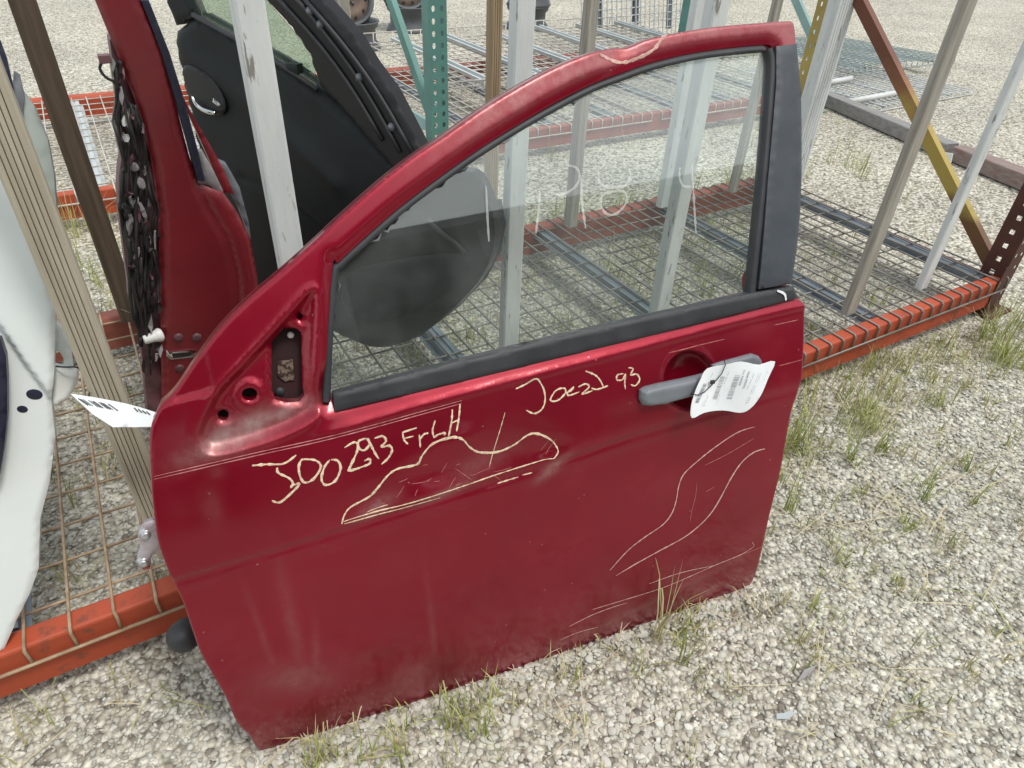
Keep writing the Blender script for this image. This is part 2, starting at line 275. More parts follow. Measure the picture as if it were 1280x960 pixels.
class MB:
    """collects verts and faces in world space, then builds ONE mesh object"""
    def __init__(s): s.v = []; s.f = []; s.sm = []
    def add(s, verts, faces, smooth=False):
        k = len(s.v); s.v.extend([tuple(map(float, p)) for p in verts]); s.f.extend([tuple(i+k for i in f) for f in faces]); s.sm.extend([smooth]*len(faces)); return s
    def box(s, lo, hi, bev=0.0):
        (x0, y0, z0), (x1, y1, z1) = lo, hi
        return s.prism([(x0, y0), (x1, y0), (x1, y1), (x0, y1)], z0, z1, bev)
    def prism(s, poly, z0, z1, bev=0.0, frame=None):
        """polygon (CCW) in a plane, extruded along the third axis; frame = (origin, e1, e2, e3)"""
        p = np.asarray(poly, float); nn = len(p)
        if frame is None: frame = ((0, 0, 0), (1, 0, 0), (0, 1, 0), (0, 0, 1))
        o, a, b2, c = [np.asarray(q, float) for q in frame]
        def lev(pp, z): return [o+a*q[0]+b2*q[1]+c*z for q in pp]
        rings = []
        if bev > 0:
            cen = p.mean(0); pin = np.array([q+(cen-q)/max(np.linalg.norm(cen-q), 1e-6)*bev*1.3 for q in p])
            rings = [lev(pin, z0), lev(p, z0+bev), lev(p, z1-bev), lev(pin, z1)]
        else: rings = [lev(p, z0), lev(p, z1)]
        V = [q for r in rings for q in r]; Fc = []
        for k in range(len(rings)-1):
            for i in range(nn):
                j = (i+1) % nn; Fc.append((k*nn+i, k*nn+j, (k+1)*nn+j, (k+1)*nn+i))
        Fc.append(tuple(range(nn))[::-1]); Fc.append(tuple((len(rings)-1)*nn+i for i in range(nn)))
        return s.add(V, Fc)
    def tube(s, pts, r, sides=6, cap=True, smooth=True, rs=None):
        pts = [np.asarray(p, float) for p in pts]; nn = len(pts); V = []; Fc = []
        up = None
        for i, p in enumerate(pts):
            t = (pts[min(i+1, nn-1)]-pts[max(i-1, 0)]); t = t/max(np.linalg.norm(t), 1e-9)
            if up is None:
                up = np.array([0, 0, 1.0]) if abs(t[2]) < 0.9 else np.array([1.0, 0, 0])
            a = np.cross(t, up); a /= max(np.linalg.norm(a), 1e-9); b2 = np.cross(a, t); up = b2
            rr = rs[i] if rs is not None else r
            for k in range(sides):
                an = 2*math.pi*k/sides; V.append(p+rr*(math.cos(an)*a+math.sin(an)*b2))
        for i in range(nn-1):
            for k in range(sides):
                k2 = (k+1) % sides; Fc.append((i*sides+k, i*sides+k2, (i+1)*sides+k2, (i+1)*sides+k))
        if cap:
            Fc.append(tuple(range(sides))[::-1]); Fc.append(tuple((nn-1)*sides+k for k in range(sides)))
        return s.add(V, Fc, smooth)
    def lathe(s, prof, origin, axis, sides=24, e1=None, smooth=True):
        """prof: list of (radius, height along axis)"""
        ax = np.asarray(axis, float); ax /= np.linalg.norm(ax)
        a = np.cross(ax, [0, 0, 1.0]) if abs(ax[2]) < 0.9 else np.cross(ax, [1.0, 0, 0]); a /= np.linalg.norm(a); b2 = np.cross(ax, a)
        V = []; Fc = []; o = np.asarray(origin, float)
        for r, h in prof:
            for k in range(sides):
                an = 2*math.pi*k/sides; V.append(o+ax*h+r*(math.cos(an)*a+math.sin(an)*b2))
        for i in range(len(prof)-1):
            for k in range(sides):
                k2 = (k+1) % sides; Fc.append((i*sides+k, i*sides+k2, (i+1)*sides+k2, (i+1)*sides+k))
        return s.add(V, Fc, smooth)
    def build(s, name, mat, parent=None, loc=None):
        base = root_loc(parent) if parent is not None else np.zeros(3)
        l0 = np.zeros(3) if loc is None else np.asarray(loc, float)
        me = bpy.data.meshes.new(name)
        v = np.asarray(s.v)-base-l0
        me.from_pydata([tuple(q) for q in v], [], s.f)
        me.polygons.foreach_set('use_smooth', s.sm); me.update()
        me.materials.append(M[mat] if isinstance(mat, str) else mat)
        o = bpy.data.objects.new(name, me); col.objects.link(o)
        if parent is not None: o.parent = parent
        if loc is not None: o.location = loc
        return o

def inside(P, poly):
    P = np.asarray(P); poly = np.asarray(poly); x, y = P[:, 0], P[:, 1]; r = np.zeros(len(P), bool)
    x0, y0 = poly[-1]
    for x1, y1 in poly:
        c = ((y1 > y) != (y0 > y))
        if y1 != y0: r ^= c & (x < (x0-x1)*(y-y1)/(y0-y1)+x1)
        x0, y0 = x1, y1
    return r
def seg_dist(P, line, closed=False):
    P = np.asarray(P, float); L = np.asarray(line, float); d = np.full(len(P), 1e9)
    m_ = len(L) if closed else len(L)-1
    for i in range(m_):
        a = L[i]; b2 = L[(i+1) % len(L)]; ab = b2-a; q = ab@ab
        t = np.clip(((P-a)@ab)/max(q, 1e-12), 0, 1)
        d = np.minimum(d, np.hypot(*(P-a-t[:, None]*ab).T))
    return d
def resample(poly, sp, closed=True):
    p = np.asarray(poly, float); q = np.r_[p, p[:1]] if closed else p
    out = []
    for a, b2 in zip(q[:-1], q[1:]):
        k = max(1, int(round(np.linalg.norm(b2-a)/sp)))
        for i in range(k): out.append(a+(b2-a)*i/k)
    if not closed: out.append(q[-1])
    return np.array(out)
def smooth_line(p, k=6, closed=False):
    p = np.asarray(p, float); n_ = len(p)
    if n_ < 3: return p
    g = (lambda i: p[i % n_]) if closed else (lambda i: p[min(max(i, 0), n_-1)])
    out = []
    for i in range(n_ if closed else n_-1):
        a, b2, c, d = g(i-1), g(i), g(i+1), g(i+2)
        for j in range(k):
            t = j/k
            out.append(0.5*((2*b2)+(-a+c)*t+(2*a-5*b2+4*c-d)*t*t+(-a+3*b2-3*c+d)*t**3))
    if not closed: out.append(p[-1])
    return np.array(out)
def triangulate(outer, holes, sp, extra=None, rows=None):
    loops = [resample(outer, sp)]+[resample(h, min(sp, 0.004)) for h in holes]
    bp = np.concatenate(loops); edges = []; k = 0
    for lp in loops:
        nn = len(lp); edges += [(k+i, k+(i+1) % nn) for i in range(nn)]; k += nn
    lo = loops[0].min(0); hi = loops[0].max(0)
    gy = np.arange(lo[1]+sp*.5, hi[1], sp*.866); pts = []
    for r, y in enumerate(gy):
        gx = np.arange(lo[0]+(sp*.5 if r % 2 else 0), hi[0], sp); pts.append(np.c_[gx, np.full(len(gx), y)])
    G = np.concatenate(pts) if pts else np.zeros((0, 2))
    if extra is not None: G = np.r_[extra, G]
    ok = inside(G, loops[0])
    for h in loops[1:]: ok &= ~inside(G, h)
    G = G[ok]
    near = np.ones(len(G), bool)
    for lp in loops: near &= seg_dist(G, lp, True) > sp*0.45
    G = G[near]
    if rows is not None:
        ok = inside(rows, loops[0])
        for h in loops[1:]: ok &= ~inside(rows, h)
        rows = rows[ok]; dd = np.full(len(rows), 1e9)
        for lp in loops: dd = np.minimum(dd, seg_dist(rows, lp, True))
        rows = rows[dd > 0.0009]; G = G[np.min([seg_dist(G, lp, True) for lp in loops[:2]], axis=0) > 0.0125]
        G = np.r_[rows, G]
    P = np.r_[bp, G]
    vs, es, fs, _, _, _ = delaunay_2d_cdt([Vector(p) for p in P], edges, [], 0, 1e-7)
    V = np.array([(q.x, q.y) for q in vs]); T = np.array([f for f in fs if len(f) == 3])
    cen = V[T].mean(1); ok = inside(cen, loops[0])
    for h in loops[1:]: ok &= ~inside(cen, h)
    T = T[ok]
    ar = np.cross(V[T[:, 1]]-V[T[:, 0]], V[T[:, 2]]-V[T[:, 0]])
    T[ar < 0] = T[ar < 0][:, ::-1]
    T = T[np.abs(ar) > 1e-11]
    return V, T, loops
def border_edges(T):
    E_ = np.concatenate([T[:, [0, 1]], T[:, [1, 2]], T[:, [2, 0]]]); s_ = set(map(tuple, E_))
    return [(a, b2) for a, b2 in s_ if (b2, a) not in s_]

class Surf:
    """a sheet: origin, U, V, N = U x V, height function w(uv)"""
    def __init__(s, A, U, V, w=None):
        s.A = np.asarray(A, float); s.U = np.asarray(U, float); s.V = np.asarray(V, float); s.N = np.cross(s.U, s.V); s.w = w or (lambda p: np.zeros(len(p)))
    def px(s, pts, off=0.0):
        d = rays(pts); w = np.zeros(len(d))
        for _ in range(8):
            t = (w+off-(CAM-s.A)@s.N)/(d@s.N); P = CAM+d*t[:, None]-s.A
            uv = np.c_[P@s.U, P@s.V]; w = s.w(uv)
        return uv
    def xyz(s, uv, w): return s.A+np.outer(uv[:, 0], s.U)+np.outer(uv[:, 1], s.V)+np.outer(w, s.N)

def sheet(name, S, outer_uv, mat, parent, h=0.0, rnd=0.0, depth=0.01, sp=0.006, holes=(), wf=None, extra=None, loc=None, skirt=True, back=True, rows=None):
    """rounded slab lying on a Surf: front face at w+h, edges rounded by rnd, skirt of the given depth, flat back"""
    wf = wf or S.w
    Vv, T, loops = triangulate(outer_uv, holes, sp, extra, rows)
    w = wf(Vv)+h
    if rnd > 0:
        d = np.full(len(Vv), 1e9)
        for lp in loops: d = np.minimum(d, seg_dist(Vv, lp, True))
        x = np.clip(1-d/rnd, 0, 1); w = w-rnd*(1-np.sqrt(np.clip(1-x*x, 0, 1)))
    P = S.xyz(Vv, w); mb = MB(); mb.add(P, [tuple(t) for t in T], True)
    if skirt:
        be = border_edges(T); ids = sorted({i for e in be for i in e}); mp = {q: k for k, q in enumerate(ids)}; kk = len(ids)
        Pb = S.xyz(Vv[ids], wf(Vv[ids])+h-depth)
        mb.add(np.r_[P[ids], Pb], [(mp[b2], mp[a], mp[a]+kk, mp[b2]+kk) for a, b2 in be])
    if back:
        Vb, Tb, _ = triangulate(outer_uv, holes, max(sp*3, 0.012)) if sp < 0.01 else (Vv, T, None)
        mb.add(S.xyz(Vb, wf(Vb)+h-depth), [tuple(t[::-1]) for t in Tb], True)
    return mb.build(name, mat, parent, loc)
def ribbon(name, S, px_pts, width, mat, parent, lift=0.0008, wf=None, smooth=6, mb=None, build=True, uv=None):
    wf = wf or S.w
    p = uv if uv is not None else S.px(smooth_line(px_pts, smooth) if smooth else px_pts)
    p = resample(p, 0.004, False) if len(p) > 1 else p
    t = np.gradient(p, axis=0); t /= np.maximum(np.linalg.norm(t, axis=1), 1e-9)[:, None]
    nn = np.c_[-t[:, 1], t[:, 0]]
    k = len(p); wd = np.full(k, width/2)
    s_ = np.linspace(0, 1, k); wd *= 0.55+0.45*np.minimum(1, np.minimum(s_, 1-s_)*8); wd *= 1+0.20*np.sin(s_*37+k)+0.18*np.sin(s_*k*1.7+2*k)+rng.normal(0, .10, k)
    Lf = p+nn*wd[:, None]; Rt = p-nn*wd[:, None]
    P = np.r_[S.xyz(Lf, wf(Lf)+lift), S.xyz(p, wf(p)+lift*1.6), S.xyz(Rt, wf(Rt)+lift)]
    fc = [(i, i+k, i+k+1, i+1) for i in range(k-1)]+[(i+k, i+2*k, i+2*k+1, i+k+1) for i in range(k-1)]
    own = mb is None; mb = mb or MB(); mb.add(P, fc, True)
    if own and build: return mb.build(name, mat, parent)
    return mb
def sstep(a, b2, x):
    t = np.clip((x-a)/(b2-a), 0, 1); return t*t*(3-2*t)
def px_side(pxs, line):
    pass

# ================================================================== SETTING: ground
def ground_sheet():
    mb = MB(); mb.add([(-120, -120, -0.0), (120, -120, -0.0), (120, 160, -0.0), (-120, 160, -0.0)], [(0, 1, 2, 3)])
    o = mb.build('gravel_ground', 'gravel_ground'); tag(o, kind='structure', label='wide yard of pale crushed stone gravel'); return o
ground_sheet()

def ico(sub):
    bm = bmesh.new(); bmesh.ops.create_icosphere(bm, subdivisions=sub, radius=1.0); bm.verts.ensure_lookup_table()
    v = np.array([q.co[:] for q in bm.verts]); f = np.array([[q.index for q in x.verts] for x in bm.faces]); bm.free(); return v, f
def np_mesh(name, V, Tri, mat, tint=None, smooth=True):
    me = bpy.data.meshes.new(name); me.vertices.add(len(V)); me.vertices.foreach_set('co', V.astype(np.float32).ravel())
    me.loops.add(len(Tri)*3); me.loops.foreach_set('vertex_index', Tri.astype(np.int32).ravel())
    me.polygons.add(len(Tri)); me.polygons.foreach_set('loop_start', np.arange(0, len(Tri)*3, 3, dtype=np.int32))
    me.polygons.foreach_set('use_smooth', np.full(len(Tri), smooth))
    if tint is not None:
        a = me.attributes.new('tint', 'FLOAT', 'POINT'); a.data.foreach_set('value', tint.astype(np.float32))
    me.update(calc_edges=True); me.validate(); me.materials.append(M[mat])
    o = bpy.data.objects.new(name, me); col.objects.link(o); return o
def pebble_mesh(P, rad, sub, cuts=True):
    base, f = ico(sub); n_ = len(P); k = len(base)
    ang = rng.uniform(0, 2*np.pi, n_); ca, sa = np.cos(ang), np.sin(ang)
    sx = rad*rng.uniform(0.8, 1.35, n_); sy = rad*rng.uniform(0.65, 1.05, n_); sz = rad*rng.uniform(0.26, 0.50, n_)
    B = np.repeat(base[None], n_, 0)
    # lumpy, slightly angular stones
    for _ in range(5):
        d = rng.normal(size=(n_, 3)); d /= np.linalg.norm(d, axis=1)[:, None]
        h = np.einsum('nkj,nj->nk', B, d); lim = rng.uniform(0.45, 0.9, n_)[:, None]
        B = B-np.maximum(h-lim, 0)[..., None]*d[:, None, :]
    B = B*(1+rng.normal(0, 0.06, (n_, k, 1)))
    B = B*np.stack([sx, sy, sz], -1)[:, None, :]
    tl = rng.normal(0, 0.30, n_)[:, None]; B[..., 2] = B[..., 2]+B[..., 0]*tl
    X = B[..., 0]*ca[:, None]-B[..., 1]*sa[:, None]; Y = B[..., 0]*sa[:, None]+B[..., 1]*ca[:, None]
    V = np.stack([X+P[:, 0:1], Y+P[:, 1:2], B[..., 2]+P[:, 2:3]], -1).reshape(-1, 3)
    T = (f[None]+(np.arange(n_)*k)[:, None, None]).reshape(-1, 3)
    t = np.clip(rng.beta(3.2, 2.0, n_), 0, 1); t = np.where(rng.random(n_) < 0.06, t*0.3, t)
    t = np.clip(t+0.10*np.sin(P[:, 0]*2.3+1.1*np.sin(P[:, 1]*3.1))*np.cos(P[:, 1]*2.7), 0, 1)
    return V, T, np.repeat(t, k)
def pebbles():
    sp = 0.0097
    gx = np.arange(-1.5, 4.3, sp); gy = np.arange(-0.5, 3.6, sp)
    X, Y = np.meshgrid(gx, gy); P = np.c_[X.ravel(), Y.ravel()]
    P[:, 0] += (np.round(P[:, 1]/sp) % 2)*sp*0.5
    P += rng.normal(0, sp*0.27, P.shape)
    Q = np.c_[P, np.zeros(len(P))]-CAM; q = Q@CM.T
    u = q[:, 0]/q[:, 2]*F; v = q[:, 1]/q[:, 2]*F; d = np.linalg.norm(Q, axis=1)
    mg = 260/np.maximum(d, .8)
    ok = (q[:, 2] > 0.1) & (np.abs(u) < 640+mg) & (v < 480+mg) & (v > -700) & (d < 3.15)
    P = P[ok]; d = d[ok]
    rad = np.clip(rng.lognormal(math.log(0.0049), 0.34, len(P)), 0.0026, 0.0120)
    z = rng.uniform(-0.003, 0.003, len(P))
    P3 = np.c_[P, z]
    near = d < 1.42
    # 42-vertex stones close by, 12-vertex stones further off
    V1, T1, t1 = pebble_mesh(P3[near], rad[near], 2)
    V2, T2, t2 = pebble_mesh(P3[~near], rad[~near], 1)
    # stones pushed up against the foot of the leaning door
    a_, b_ = onz(331, 945, 0.0), onz(926, 741, 0.0); f_ = rng.random(900); dv = (b_-a_)[:2]; nv = np.array([dv[1], -dv[0]])/np.linalg.norm(dv)
    Pe = a_[:2]+np.outer(f_, dv)+np.outer(0.004+np.abs(rng.normal(0, .012, 900)), nv); re_ = np.clip(rng.lognormal(math.log(0.0055), .35, 900), .003, .012)
    V3, T3, t3 = pebble_mesh(np.c_[Pe, rng.uniform(.001, .007, 900)], re_, 2)
    V1 = np.r_[V1, V3]; T1 = np.r_[T1, T3+len(V1)-len(V3)]; t1 = np.r_[t1, t3]
    o = np_mesh('gravel_stones', np.r_[V1, V2], np.r_[T1, T2+len(V1)], 'pebble', np.r_[t1, t2])
    tag(o, 'loose pale crushed stones covering the yard', 'gravel', kind='stuff')
    print('pebbles', near.sum(), (~near).sum(), len(T1)+len(T2))
pebbles()

# ================================================================== RACKS
def beam(name, parent, x0, x1, y, z0, z1, dep, mat, side=1):
    """open step beam: front face, folded top with small rounded edges"""
    r = 0.006
    prof = [(0, z0), (dep, z0), (dep, z1-0.012), (dep-0.006, z1-0.003), (dep-0.012, z1), (r, z1), (r*.3, z1-r*.4), (0, z1-r)]
    if side < 0: prof = [(-p[0], p[1]) for p in prof][::-1]
    mb = MB(); mb.prism([(y+p[0], p[1]) for p in prof], x0, x1, 0, ((0, 0, 0), (0, 1, 0), (0, 0, 1), (1, 0, 0)))
    return mb.build(name, mat, parent)
def rack_upright(name, parent, x0, x1, y0, y1, z1, mat, pitch=0.05, cols=2, slot=(0.011, 0.018), sgn=1, z0=0.0, flange_holes=False, right=True):
    """C-section post: perforated front plate, two side flanges; y0 = perforated face"""
    S = Surf((x0, y0, z0), (1, 0, 0), (0, 0, 1)); W = x1-x0; holes = []
    cx = [W*0.27, W*0.73] if cols == 2 else [W*0.5]
    for c in cx:
        z = 0.03
        while z < min(z1-z0, 1.35)-0.03:
            a, b2 = slot
            holes.append([(c-a*.5, z-b2*.2), (c-a*.22, z-b2*.5), (c+a*.22, z-b2*.5), (c+a*.5, z-b2*.2), (c+a*.5, z+b2*.25), (c+a*.25, z+b2*.5), (c-a*.25, z+b2*.5), (c-a*.5, z+b2*.25)]); z += pitch
    sheet(name, S, [(0, 0), (W, 0), (W, z1-z0), (0, z1-z0)], mat, parent, 0, 0, 0.0025, 0.03, holes, back=True)
    if flange_holes:
        S2 = Surf((x0, y1, z0), (0, -1, 0), (0, 0, 1)); W2 = y1-y0-.0027; hs_ = []; z = 0.055; a, b2 = flange_holes; c = W2*.5
        while z < min(z1-z0, 1.35)-0.03:
            hs_.append([(c-a/2, z-b2/2), (c+a/2, z-b2/2), (c+a/2, z+b2/2), (c-a/2, z+b2/2)]); z += pitch
        sheet('side_flange', S2, [(0, 0), (W2, 0), (W2, z1-z0), (0, z1-z0)], mat, parent, 0, 0, 0.0025, 0.03, hs_, back=True)
    else:
        mb = MB(); mb.box((x0, y0+0.0027, z0), (x0+0.0025, y1, z1)); mb.build('side_flange', mat, parent)
    if right:
        mb = MB(); mb.box((x1-0.0025, y0+0.0027, z0), (x1, y1, z1)); mb.build('side_flange', mat, parent)
def bar(mb, a, b2, w, t, up=(0, 0, 1)):
    a = np.asarray(a, float); b2 = np.asarray(b2, float); e3 = b2-a; L = np.linalg.norm(e3); e3 /= L
    e1 = np.cross(up, e3); e1 /= np.linalg.norm(e1); e2 = np.cross(e3, e1)
    mb.prism([(-w/2, -t/2), (w/2, -t/2), (w/2, t/2), (-w/2, t/2)], 0, L, 0, (a, e1, e2, e3)); return mb
def channel_bar(name, a, b2, w, t, mat, parent, side, lip=0.012, loc=None):
    """open C brace: web plus two lips; side = direction the web faces"""
    a = np.asarray(a, float); b2 = np.asarray(b2, float); e3 = b2-a; L = np.linalg.norm(e3); e3 /= L
    n_ = np.asarray(side, float); n_ = n_-e3*(n_@e3); n_ /= np.linalg.norm(n_); e1 = np.cross(n_, e3)
    k = 0.003
    prof = [(-w/2, 0), (-w/2, -t), (-w/2+lip, -t), (-w/2+lip, -t+k), (-w/2+k, -t+k), (-w/2+k, -k), (w/2-k, -k), (w/2-k, -t+k), (w/2-lip, -t+k), (w/2-lip, -t), (w/2, -t), (w/2, 0)]
    mb = MB(); mb.prism(prof, 0, L, 0, (a, e1, n_, e3)); return mb.build(name, mat, parent, loc)

# ---- front rack
rack = tag(empty('pallet_rack', (2.62, 0.96, 0)), 'orange beamed pallet rack with a brown perforated end post', 'rack')
BZ0, BZ1 = 0.045, 0.146
beam('beam', rack, -1.05, 2.60, 0.960, BZ0, BZ1, 0.050, 'orange_paint')
beam('beam', rack, -1.05, 2.597, 2.085, BZ0, BZ1, 0.055, 'faded_orange', -1)
rack_upright('upright_post', rack, 2.602, 2.675, 0.966, 1.045, 2.3, 'brown_rust', 0.05, 2, (0.014, 0.016), flange_holes=(.016, .017), right=False)
rack_upright('upright_post', rack, 2.600, 2.636, 1.989, 2.037, 2.3, 'yellow_paint', 0.05, 1, (0.010, 0.012), flange_holes=(.013, .016))
mb = MB(); mb.box((2.57, 0.93, 0.0), (2.72, 1.07, 0.008)); mb.build('base_plate', 'brown_rust', rack)
mb = MB(); mb.box((2.56, 1.96, 0.0), (2.69, 2.07, 0.008)); mb.build('base_plate', 'brown_rust', rack)
channel_bar('diagonal_brace', (2.638, 1.046, 0.165), (2.622, 1.988, 0.975), 0.042, 0.030, 'rust_yellow', rack, (-1, 0, 0))
channel_bar('horizontal_brace', (2.638, 1.046, 0.10), (2.622, 1.988, 0.10), 0.036, 0.028, 'brown_rust', rack, (-1, 0, 0))
mb = MB(); mb.box((2.566, 0.955, 0.02), (2.6, 0.9595, 0.20)); mb.build('beam_connector', 'brown_rust', rack)

# ---- rear rack
rack2 = tag(empty('pallet_rack', (1.45, 3.1, 0)), 'pallet rack with a green perforated post, behind the row of stored doors', 'rack')
beam('beam', rack2, -1.6, 1.398, 3.100, BZ0, BZ1, 0.050, 'orange_paint')
beam('beam', rack2, 1.492, 4.198, 3.100, BZ0, BZ1, 0.050, 'faded_orange')
beam('beam', rack2, -1.6, 1.398, 4.62, BZ0, BZ1+.01, 0.06, 'orange_paint', -1)
beam('beam', rack2, 1.492, 4.198, 4.62, BZ0, BZ1+.01, 0.06, 'faded_orange', -1)
rack_upright('upright_post', rack2, 1.400, 1.490, 3.098, 3.17, 2.3, 'green_paint', 0.05, 2, (0.016, 0.024))
rack_upright('upright_post', rack2, 1.400, 1.490, 4.55, 4.63, 2.3, 'green_paint', 0.05, 2, (0.016, 0.024))
channel_bar('horizontal_brace', (1.42, 3.171, 0.20), (1.42, 4.549, 0.20), 0.045, 0.03, 'teal_faded', rack2, (-1, 0, 0.35))
channel_bar('diagonal_brace', (1.42, 3.171, 0.25), (1.42, 4.549, 1.65), 0.05, 0.03, 'green_paint', rack2, (-1, 0, 0.1))
rack_upright('upright_post', rack2, 4.20, 4.285, 3.098, 3.17, 2.3, 'green_paint', 0.05, 2, (0.016, 0.024))
rack_upright('upright_post', rack2, 4.30, 4.385, 4.55, 4.63, 2.3, 'green_paint', 0.05, 2, (0.016, 0.024))
channel_bar('diagonal_brace', (4.23, 3.171, 0.32), (4.33, 4.549, 1.50), 0.05, 0.03, 'teal_faded', rack2, (-1, 0, 0.1))
for x, y in ((1.445, 3.13), (1.445, 4.59), (4.24, 3.13), (4.34, 4.59)):
    mb = MB(); mb.box((x-.07, y-.06, 0), (x+.07, y+.06, 0.008)); mb.build('base_plate', 'green_paint', rack2)

# ---- wire decks
def wire_deck(label, group, org, nx, sx, D, ny, mat, chmat, lip=0.045, wr=0.0032, chx=None, rot=None, flip=False, over=0.005, cutends=False):
    """origin = front left corner of the deck at wire level; wires run front to back and bend down over both beams"""
    t = tag(empty('wire_deck', org), label, 'wire deck', group)
    W = (nx-1)*sx; mb = MB()
    for i in range(nx):
        x = i*sx
        j = lambda: rng.normal(0, 0.0012)
        mb.tube([(x+j(), -over, -lip), (x+j(), -over-.001, -0.006), (x, -over+.006, 0.0), (x+j(), D*0.35, -0.001), (x+j(), D*0.7, -0.0015), (x, D+over-.006, 0), (x, D+over+.001, -.006), (x, D+over, -lip)], wr, 5, True)
    for i in range(ny):
        y = 0.075+(D-0.15)*i/(ny-1)
        mb.tube([(-0.012, y, -wr*1.8), (W*.5, y, -wr*1.8-.002), (W+0.012, y, -wr*1.8)], wr*0.92, 5, True)
    for y in (-over, D+over):
        mb.tube([(-0.004, y-(.003 if y < 0 else -.003), -lip+.002), (W+0.004, y-(.003 if y < 0 else -.003), -lip+.002)], wr*1.15, 5, True)
    mesh = mb.build('wire_grid', mat); tag(mesh, kind='stuff'); mesh.parent = t
    for cx in (chx or [W*0.17, W*0.5, W*0.83]):
        z = -wr*3.2; w, h, k = 0.045, 0.024, 0.0022
        prof = [(-w/2, z), (-w/2, z-h), (-w/2+k, z-h), (-w/2+k, z-k), (w/2-k, z-k), (w/2-k, z-h), (w/2, z-h), (w/2, z)]
        prof = [(-w/2-.014, z-h), (-w/2, z-h), (-w/2, z-.001), (-w/2+.004, z), (-.006, z), (-.004, z-.005), (.004, z-.005), (.006, z), (w/2-.004, z), (w/2, z-.001), (w/2, z-h), (w/2+.014, z-h), (w/2+.014, z-h-k), (w/2-k, z-h-k), (w/2-k, z-k-.005), (-w/2+k, z-k-.005), (-w/2+k, z-h-k), (-w/2-.014, z-h-k)]
        m2 = MB(); m2.prism([(p[0]+cx, p[1]) for p in prof][::-1], 0.056, D-0.056, 0, ((0, 0, 0), (1, 0, 0), (0, 0, 1), (0, 1, 0)))
        c = m2.build('channel', chmat); c.parent = t
    if rot is not None: t.rotation_euler = rot
    return t
ZD = BZ1+0.0032
G1 = 'wire decks lying on the front rack'; G2 = 'wire decks lying on the rear rack'
wire_deck('rusty wire deck on the orange rack between the white door and the red door', G1, (-0.957, 0.960, ZD), 18, 0.0682, 1.125, 11, 'wire_rusty', 'zinc_channel')
wire_deck('wire deck on the orange rack, seen through the glass of the red door', G1, (0.235, 0.960, ZD), 20, 0.0625, 1.125, 11, 'wire_zinc', 'zinc_channel', chx=[0.455, 1.125])
wire_deck('wire deck on the orange rack next to the brown perforated end post', G1, (1.470, 0.960, ZD), 22, 0.055, 1.125, 12, 'wire_zinc', 'zinc_channel', chx=[0.50, 1.10])
wire_deck('wire deck on the rear rack beside the dark brown post', G2, (-1.05, 3.1, ZD), 18, 0.07, 1.52, 13, 'wire_pale', 'pale_channel')
wire_deck('wire deck on the rear rack, under the green diagonal brace', G2, (0.17, 3.1, ZD), 18, 0.07, 1.52, 13, 'wire_pale', 'pale_channel')
wire_deck('wire deck on the rear rack under the upturned deck beside the green post', G2, (1.52, 3.1, ZD), 19, 0.07, 1.52, 13, 'wire_pale', 'zinc_channel', wr=0.0035)
wire_deck('wire deck on the rear rack behind the weathered grey post with a knot', G2, (2.86, 3.1, ZD), 19, 0.07, 1.52, 13, 'wire_pale', 'zinc_channel', wr=0.0035)
GL = 'loose wire decks'
t = wire_deck('upturned wire deck with pale channels lying on the rear rack beside the green post', GL, (1.86, 5.25, 0.1925), 17, 0.075, 1.5, 13, 'wire_pale', 'pale_channel', lip=0.06, wr=0.0042, rot=(math.pi, 0, 0.02))
t = wire_deck('upturned wire deck with pale channels on the rear rack behind the white post', GL, (3.16, 5.35, 0.1925), 17, 0.075, 1.5, 13, 'wire_pale', 'pale_channel', lip=0.06, wr=0.0042, rot=(math.pi, 0, -0.03))
t = wire_deck('wire deck propped on its edge behind the rear rack', GL, (3.80, 5.24, 0.062), 24, 0.058, 1.1, 17, 'wire_white', 'zinc_channel', lip=0.05, wr=0.0052, rot=(math.radians(80), 0, math.radians(6)))

# ================================================================== POSTS
def post(name, label, x, y, wx, wy, mat, z0=ZD+0.003, z1=2.35, rot=0.0, grooves=0, lean=(0, 0), cat='post', group='upright wooden posts dividing the rack'):
    """board standing upright; x, y = centre; optional grooves on the wide face"""
    hx, hy = wx/2, wy/2; r = 0.0035
    if grooves:
        prof = []; g = grooves; n_ = g
        # front (-Y) face with v grooves
        step = (wx-2*r)/n_
        prof.append((-hx, -hy+r))
        for i in range(n_):
            a = -hx+r+i*step; prof += [(a+step*.09, -hy), (a+step*.86, -hy)]
            if i < n_-1: prof += [(a+step*.93, -hy+.0035), (a+step*1.02, -hy+.0035)]
        prof += [(hx, -hy+r), (hx, hy-r), (hx-r, hy), (-hx+r, hy), (-hx, hy-r)]
    else:
        prof = [(-hx+r, -hy), (hx-r, -hy), (hx, -hy+r), (hx, hy-r), (hx-r, hy), (-hx+r, hy), (-hx, hy-r), (-hx, -hy+r)]
    mb = MB(); mb.prism(prof, 0, z1-z0)
    o = mb.build(name, mat); o.location = (x, y, z0); o.rotation_euler = (lean[0], lean[1], rot)
    return tag(o, label, cat, group)
def stand(name, label, x0, x1, y0, d, mat, **k):
    return post(name, label, (x0+x1)/2, y0+d/2, x1-x0, d, mat, **k)
stand('ribbed_post', 'pale ribbed deck board post between the white door and the dark red door edge', -0.121, -0.075, 1.040, 0.040, 'wood_pale', grooves=6)
stand('wooden_post', 'dark brown weathered post standing left of the dark red door edge', -0.088, -0.035, 1.975, 0.042, 'wood_brown')
stand('painted_post', 'chipped white painted post in front of the black door', 0.199, 0.239, 1.045, 0.038, 'white_painted_wood')
stand('wooden_post', 'weathered grey post rising behind the black door next to the steel wheels', 0.629, 0.667, 1.97, 0.038, 'wood_grey')
